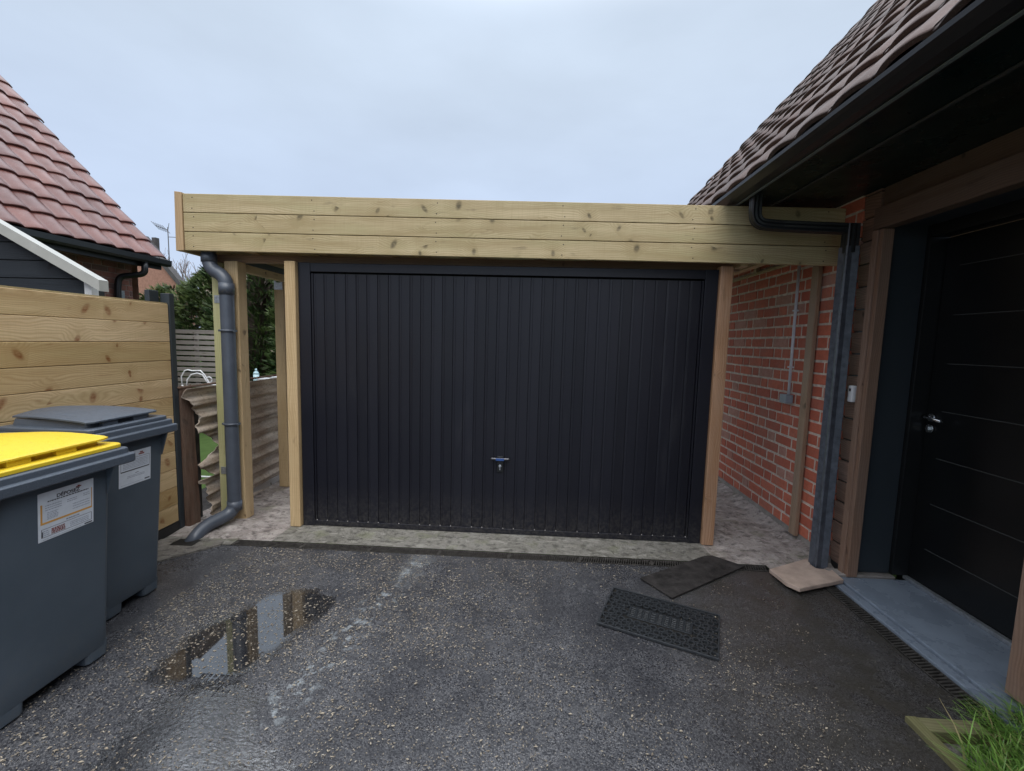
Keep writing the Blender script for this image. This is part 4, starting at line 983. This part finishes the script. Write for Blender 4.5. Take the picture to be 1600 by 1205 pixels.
# slatted grey fence panel
SF = thing('slatted_fence', (-5.4, 7, 0), 'grey-white horizontal slat fence panel in front of the dark hedge', 'fence')
mb = MB(); z = .0
while z < 1.50: mb.box(-6.4, -4.9, 6.98+(.012 if int(z*10) % 2 else 0), 7.0+(.012 if int(z*10) % 2 else 0), z, z+.062); z += .088
mb.build('slats', M['greywood'], SF, .003)
for x in (-6.4, -5.6, -4.9): mb = MB(); mb.box(x, x+.05, 7.015, 7.06, -.1, 1.53); mb.build('fence_upright', M['greywood'], SF)
# bottle and low wall seen through the carport
mb = MB(); c = (-3.90, 6.0); pts = [(.0, .80), (.036, .80), (.038, .95), (.030, .985), (.013, 1.0), (.013, 1.03), (.0, 1.03)]
for (r0, z0), (r1, z1) in zip(pts, pts[1:]): mb.cyl((c[0], c[1], z0), max(r0, .001), z1-z0+.0001, 14, 'z', max(r1, .001))
tag(mb.build('bottle', M['blue']), 'pale blue plastic bottle standing on the low garden wall', 'bottle')
mb = MB(); mb.box(-4.2, -3.0, 5.9, 6.2, -.16, .80); mb.box(-3.84, -3.7, 5.92, 6.1, .80, .90); mb.box(-3.66, -3.5, 5.92, 6.1, .80, .93)
tag(mb.build('garden_wall', M['render_far'], None, .008), 'low pale block wall beyond the side of the carport', 'wall')

def foliage(mb, cx, cy, z0, z1, rx, ry, n, seed, dens=.35):
    random.seed(seed)
    for k in range(n):
        h = random.random(); z = z0+(z1-z0)*h; pr = (1-max(0, (h-.62)/.38)**1.8)**.6
        a = random.uniform(0, 2*pi); bulge = 1+.30*fbm(cos(a)*1.2+cx, sin(a)*1.2, z*1.1, 1.3)
        rr = pr*bulge*(1-random.random()**2*dens)
        x = cx+cos(a)*rx*rr; y = cy+sin(a)*ry*rr; zc = z+random.uniform(-.05, .05)
        out_ = V((cos(a), sin(a), random.uniform(.15, 1.1))).normalized(); t = min(1, max(0, random.gauss(.35, .2)+.5*fbm(x, y, z, 1.6)))
        ln = random.uniform(.10, .22); sd_ = out_.cross(V((random.uniform(-1, 1), random.uniform(-1, 1), random.uniform(-1, 1)))).normalized()
        for q in range(5):   # feathery spray
            o2 = (out_+sd_*random.uniform(-.7, .7)+V((0, 0, random.uniform(-.3, .3)))).normalized(); s2 = o2.cross(sd_+V((.1, .2, .3))).normalized()*random.uniform(.006, .013)
            p = V((x, y, zc)); l2 = ln*random.uniform(.6, 1); b = len(mb.v)
            mb.v += [tuple(p-s2), tuple(p+o2*l2*.5-s2*1.3+V((0, 0, -.01))), tuple(p+o2*l2), tuple(p+o2*l2*.5+s2*1.3)]; mb.face((b, b+1, b+2, b+3), tone=t)
def conifer(cx, cy, h, rx, ry, n, seed, label):
    t = thing('conifer_shrub', (cx, cy, -.15), label, 'shrub', 'conifers of the garden hedge')
    mb = MB(); foliage(mb, cx, cy, -.05, h, rx, ry, n, seed); mb.build('crown', M['conifer'], t)
    mb = MB(); mb.cyl((cx, cy, -.15), .09, h*.8, 10, 'z', .03); mb.build('trunk', M['bark'], t)
    # inner dead wood mass, irregular, keeps the crown opaque
    mb = MB(); random.seed(seed+50)
    for k in range(240):
        a = random.uniform(0, 2*pi); z = random.uniform(.1, h*.86); rr = random.uniform(.25, .62)*(1-max(0, (z/h-.6)/.4)**2*.7)
        p = V((cx, cy, z-.1)); q = V((cx+cos(a)*rx*rr, cy+sin(a)*ry*rr, z+.12)); s_ = V((-sin(a), cos(a), 0))*random.uniform(.015, .12); b = len(mb.v)
        mb.v += [tuple(p-s_*.3), tuple(q-s_), tuple(q+s_*.6+V((0, 0, .10))), tuple(p+s_*.3+V((0, 0, .05)))]; mb.face((b, b+1, b+2, b+3))
    mb.build('branches', M['bark'], t)
conifer(-7.75, 9.2, 2.45, .95, .6, 2600, 3, 'lowest light green conifer of the hedge, beside the neighbour brick wall')
conifer(-6.55, 9.0, 2.85, .85, .6, 3400, 4, 'middle conifer of the hedge, behind the slatted fence panel')
conifer(-5.25, 8.3, 2.95, .95, .6, 4200, 5, 'tallest dark conifer of the hedge, behind the twin carport posts')
conifer(-4.0, 8.0, 2.9, .85, .55, 3600, 6, 'rightmost conifer of the hedge, seen between carport posts')
conifer(-2.9, 8.3, 2.9, .85, .55, 2200, 8, 'conifer of the hedge hidden mostly behind the garage door jamb post')

# bare tree far behind
BT = thing('bare_tree', (-13.2, 17.5, -.15), 'leafless pale tree standing behind the hedge', 'tree')
mb = MB(); random.seed(31)
def branch(p, d, ln, r_, lev):
    pts = [p]; q = p.copy(); dd = d.copy()
    for i in range(3): dd = (dd+V((random.uniform(-.18, .18), random.uniform(-.18, .18), random.uniform(-.02, .16)))).normalized(); q = q+dd*ln/3; pts.append(q.copy())
    mb.sweep(pts, circ(r_, 5), smooth=True)
    if lev < 5:
        for i in range(3 if lev < 4 else 4):
            s_ = random.choice(pts[1:]); nd = (dd+V((random.uniform(-.8, .8), random.uniform(-.8, .8), random.uniform(-.1, .6)))).normalized(); branch(s_, nd, ln*random.uniform(.6, .8), r_*.6, lev+1)
branch(V((-13.2, 17.5, 1.2)), V((0, 0, 1)), 1.5, .06, 0); branch(V((-12.8, 17.3, 1.0)), V((.1, 0, 1)), 1.4, .05, 1)
mb.build('crown', M['bare'], BT); mb = MB(); mb.cyl((-13.2, 17.5, -.16), .11, 1.5, 12, 'z', .07); mb.build('trunk', M['bare'], BT)

# far house with orange gable and antenna
FH = thing('far_house', (-13.5, 14.5, 0), 'distant orange brick gable with dark verge, behind the neighbour roof corner', 'house')
def prism(mb, pts, y0, y1):
    b = len(mb.v); n = len(pts)
    for y in (y0, y1):
        for x, z in pts: mb.v.append((x, y, z))
    mb.face(range(b, b+n)); mb.face(range(b+2*n-1, b+n-1, -1))
    for i in range(n): mb.face((b+i, b+n+i, b+n+(i+1) % n, b+(i+1) % n))
mb = MB(); prism(mb, [(-16.2, -.1), (-11.4, -.1), (-11.4, 2.8), (-12.75, 4.45), (-14.2, 2.8), (-16.2, 2.8)], 14, 14.4); mb.build('wall', M['farbrick'], FH)
mb = MB(); prism(mb, [(-12.75, 4.45), (-11.3, 2.70), (-11.2, 2.78), (-12.72, 4.62)], 13.93, 14.2); prism(mb, [(-12.75, 4.45), (-12.72, 4.62), (-14.4, 2.8), (-14.3, 2.7)], 13.93, 14.2); mb.build('roof', M['faroof'], FH)
mb = MB(); mb.box(-12.62, -12.48, 14.2, 14.34, 4.0, 4.60); mb.build('chimney', M['faroof'], FH)
an = MB(); ax_, ay = -12.05, 14.2; kz = 4.78
an.sweep([(ax_, ay, 3.6), (ax_, ay, kz+.15)], circ(.014, 6)); an.sweep([(ax_-.42, ay, kz+.20), (ax_, ay, kz+.06)], circ(.011, 6)); an.sweep([(ax_, ay, kz-.16), (ax_+.7, ay, kz-.18)], circ(.010, 6))
for i in range(6): s_ = i/5; x = ax_-.42+.36*s_; z = kz+.20-.12*s_; an.sweep([(x-.03, ay-.12, z+.10), (x+.03, ay+.12, z-.10)], circ(.007, 5))
an.sweep([(ax_, ay, kz+.05), (ax_+.05, ay, kz+.28)], circ(.008, 5)); an.build('antenna', M['faroof'], FH)
FB = thing('far_beige_house', (-10, 16, 0), 'distant beige gable just showing beside the top of the carport downpipe', 'house')
mb = MB(); prism(mb, [(-12.6, -.1), (-8.0, -.1), (-8.0, 3.6), (-10.5, 5.6), (-12.6, 3.3)], 16.2, 16.6); mb.build('wall', M['beige'], FB)
mb = MB(); prism(mb, [(-12.7, 3.3), (-10.5, 5.62), (-10.5, 5.7), (-12.8, 3.36)], 16.13, 16.4); prism(mb, [(-10.5, 5.62), (-7.9, 3.55), (-7.8, 3.62), (-10.5, 5.7)], 16.13, 16.4); mb.build('roof', M['beige'], FB)

# ------------------------------------------------------------ neighbour house on the left
NH = thing('neighbour_house', (-7.5, 3, 0), 'neighbour brick house with steep wet red tiled roof and black gutter', 'house')
A2 = radians(47.5); v2 = (-cos(A2), 0, sin(A2)); n2 = (sin(A2), 0, cos(A2)); EX, EZ = -5.60, 2.59
tiles('roof', (EX, 6.52, EZ), (0, -1, 0), v2, n2, 32, 19, M['tile_l'], NH)
r2x, r2z = EX-6.3*cos(A2), EZ+6.3*sin(A2)
mb = MB(); mb.quadp([(EX-.02, -2, EZ-.03), (EX-.02, 6.5, EZ-.03), (r2x, 6.5, r2z-.02), (r2x, -2, r2z-.02)]); mb.quadp([(r2x, -2, r2z), (r2x, 6.5, r2z), (r2x-4.4, 6.5, EZ), (r2x-4.4, -2, EZ)]); mb.build('roof_underlay', M['black'], NH)
mb = MB(); mb.quadp([(EX-.05, 6.42, EZ-.05), (r2x, 6.42, r2z-.1), (r2x-4.2, 6.42, EZ), (r2x-4.2, 6.42, 0), (EX-.35, 6.42, 0), (EX-.35, 6.42, EZ-.05)]); mb.build('gable_wall', M['farbrick'], NH)
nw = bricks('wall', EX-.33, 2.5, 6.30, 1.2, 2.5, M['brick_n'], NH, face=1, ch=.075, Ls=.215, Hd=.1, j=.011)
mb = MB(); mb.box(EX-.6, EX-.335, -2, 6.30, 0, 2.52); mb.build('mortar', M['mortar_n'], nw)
mb = MB(); mb.box(EX-.35, EX-.05, -2, 6.42, 2.48, 2.50); mb.box(EX-.07, EX-.045, -2, 6.5, 2.44, 2.58); mb.build('soffit', M['black'], NH)
mb = MB(); gp2 = [(EX+.075, 2.585), (EX+.07, 2.52), (EX+.045, 2.495), (EX-.02, 2.495), (EX-.045, 2.52), (EX-.045, 2.585), (EX-.035, 2.585), (EX-.03, 2.52), (EX+.055, 2.52), (EX+.06, 2.585)]
b = 0
for y in (-2, 6.56):
    for x, z in gp2: mb.v.append((x, y, z))
n = len(gp2)
for i in range(n): mb.face((i, (i+1) % n, n+(i+1) % n, n+i))
mb.face(range(n-1, -1, -1)); mb.face(range(n, 2*n)); mb.build('gutter', M['gutter'], NH)
mb = MB(); mb.sweep(fillet([(EX+.01, 6.15, 2.50), (EX+.01, 6.15, 2.33), (EX-.26, 6.02, 2.27), (EX-.27, 6.0, 2.1), (EX-.27, 6.0, .2)], .07, 6), circ(.040, 16)); mb.build('downpipe', M['black'], NH)
mb = MB(); mb.box(EX-.315, EX-.285, 6.035, 6.12, .2, 2.08); mb.build('cable_cover', M['galv'], NH)

# neighbour shed gable just over the fence
SH = thing('garden_shed', (-4.6, 3.6, 0), 'dark boarded shed with sloping beige metal roof edge behind the fence', 'shed')
ys = 3.5; zr = lambda x: 1.921+(x+3.522)*(-.541)
mb = MB(); zz_ = 1.05; X0 = -6.2
while zz_ < 3.3:
    z2 = zz_+.145; xr = -3.70
    # clip each board under the sloping edge
    xa = min(xr, -3.522-(zz_+.10-1.921)/.541) if zz_+.10 > 1.921-.178*.541 else xr; xb = min(xr, -3.522-(z2+.10-1.921)/.541) if z2+.10 > 1.921-.178*.541 else xr
    if xa > X0+.1: mb.hexa([(X0, ys, zz_+.003), (xa, ys, zz_+.003), (xa, ys+.03, zz_+.003), (X0, ys+.03, zz_+.003), (X0, ys+.004, z2-.003), (max(xb, X0+.05), ys+.004, z2-.003), (max(xb, X0+.05), ys+.03, z2-.003), (X0, ys+.03, z2-.003)])
    zz_ = z2
mb.build('wall', M['shed'], SH, .003)
mb = MB(); mb.box(X0, -3.70, ys+.031, ys+.16, 0, 1.90); prism(mb, [(X0, 1.90), (-3.72, 1.90), (X0, zr(X0)-.16)], ys+.031, ys+.16); mb.build('shed_inside', M['black'], SH)
mb = MB(); prism(mb, [(-3.50, zr(-3.50)-.088), (-3.50, zr(-3.50)), (X0, zr(X0)), (X0, zr(X0)-.088)], ys-.08, ys-.001); mb.build('roof', M['shedtrim'], SH)
mb = MB(); mb.box(-3.70, -3.64, ys-.01, ys+.05, 0, 1.90); mb.cyl((-3.675, ys-.016, 1.80), .007, .006, 8, 'y'); mb.build('corner_trim', M['white'], SH)
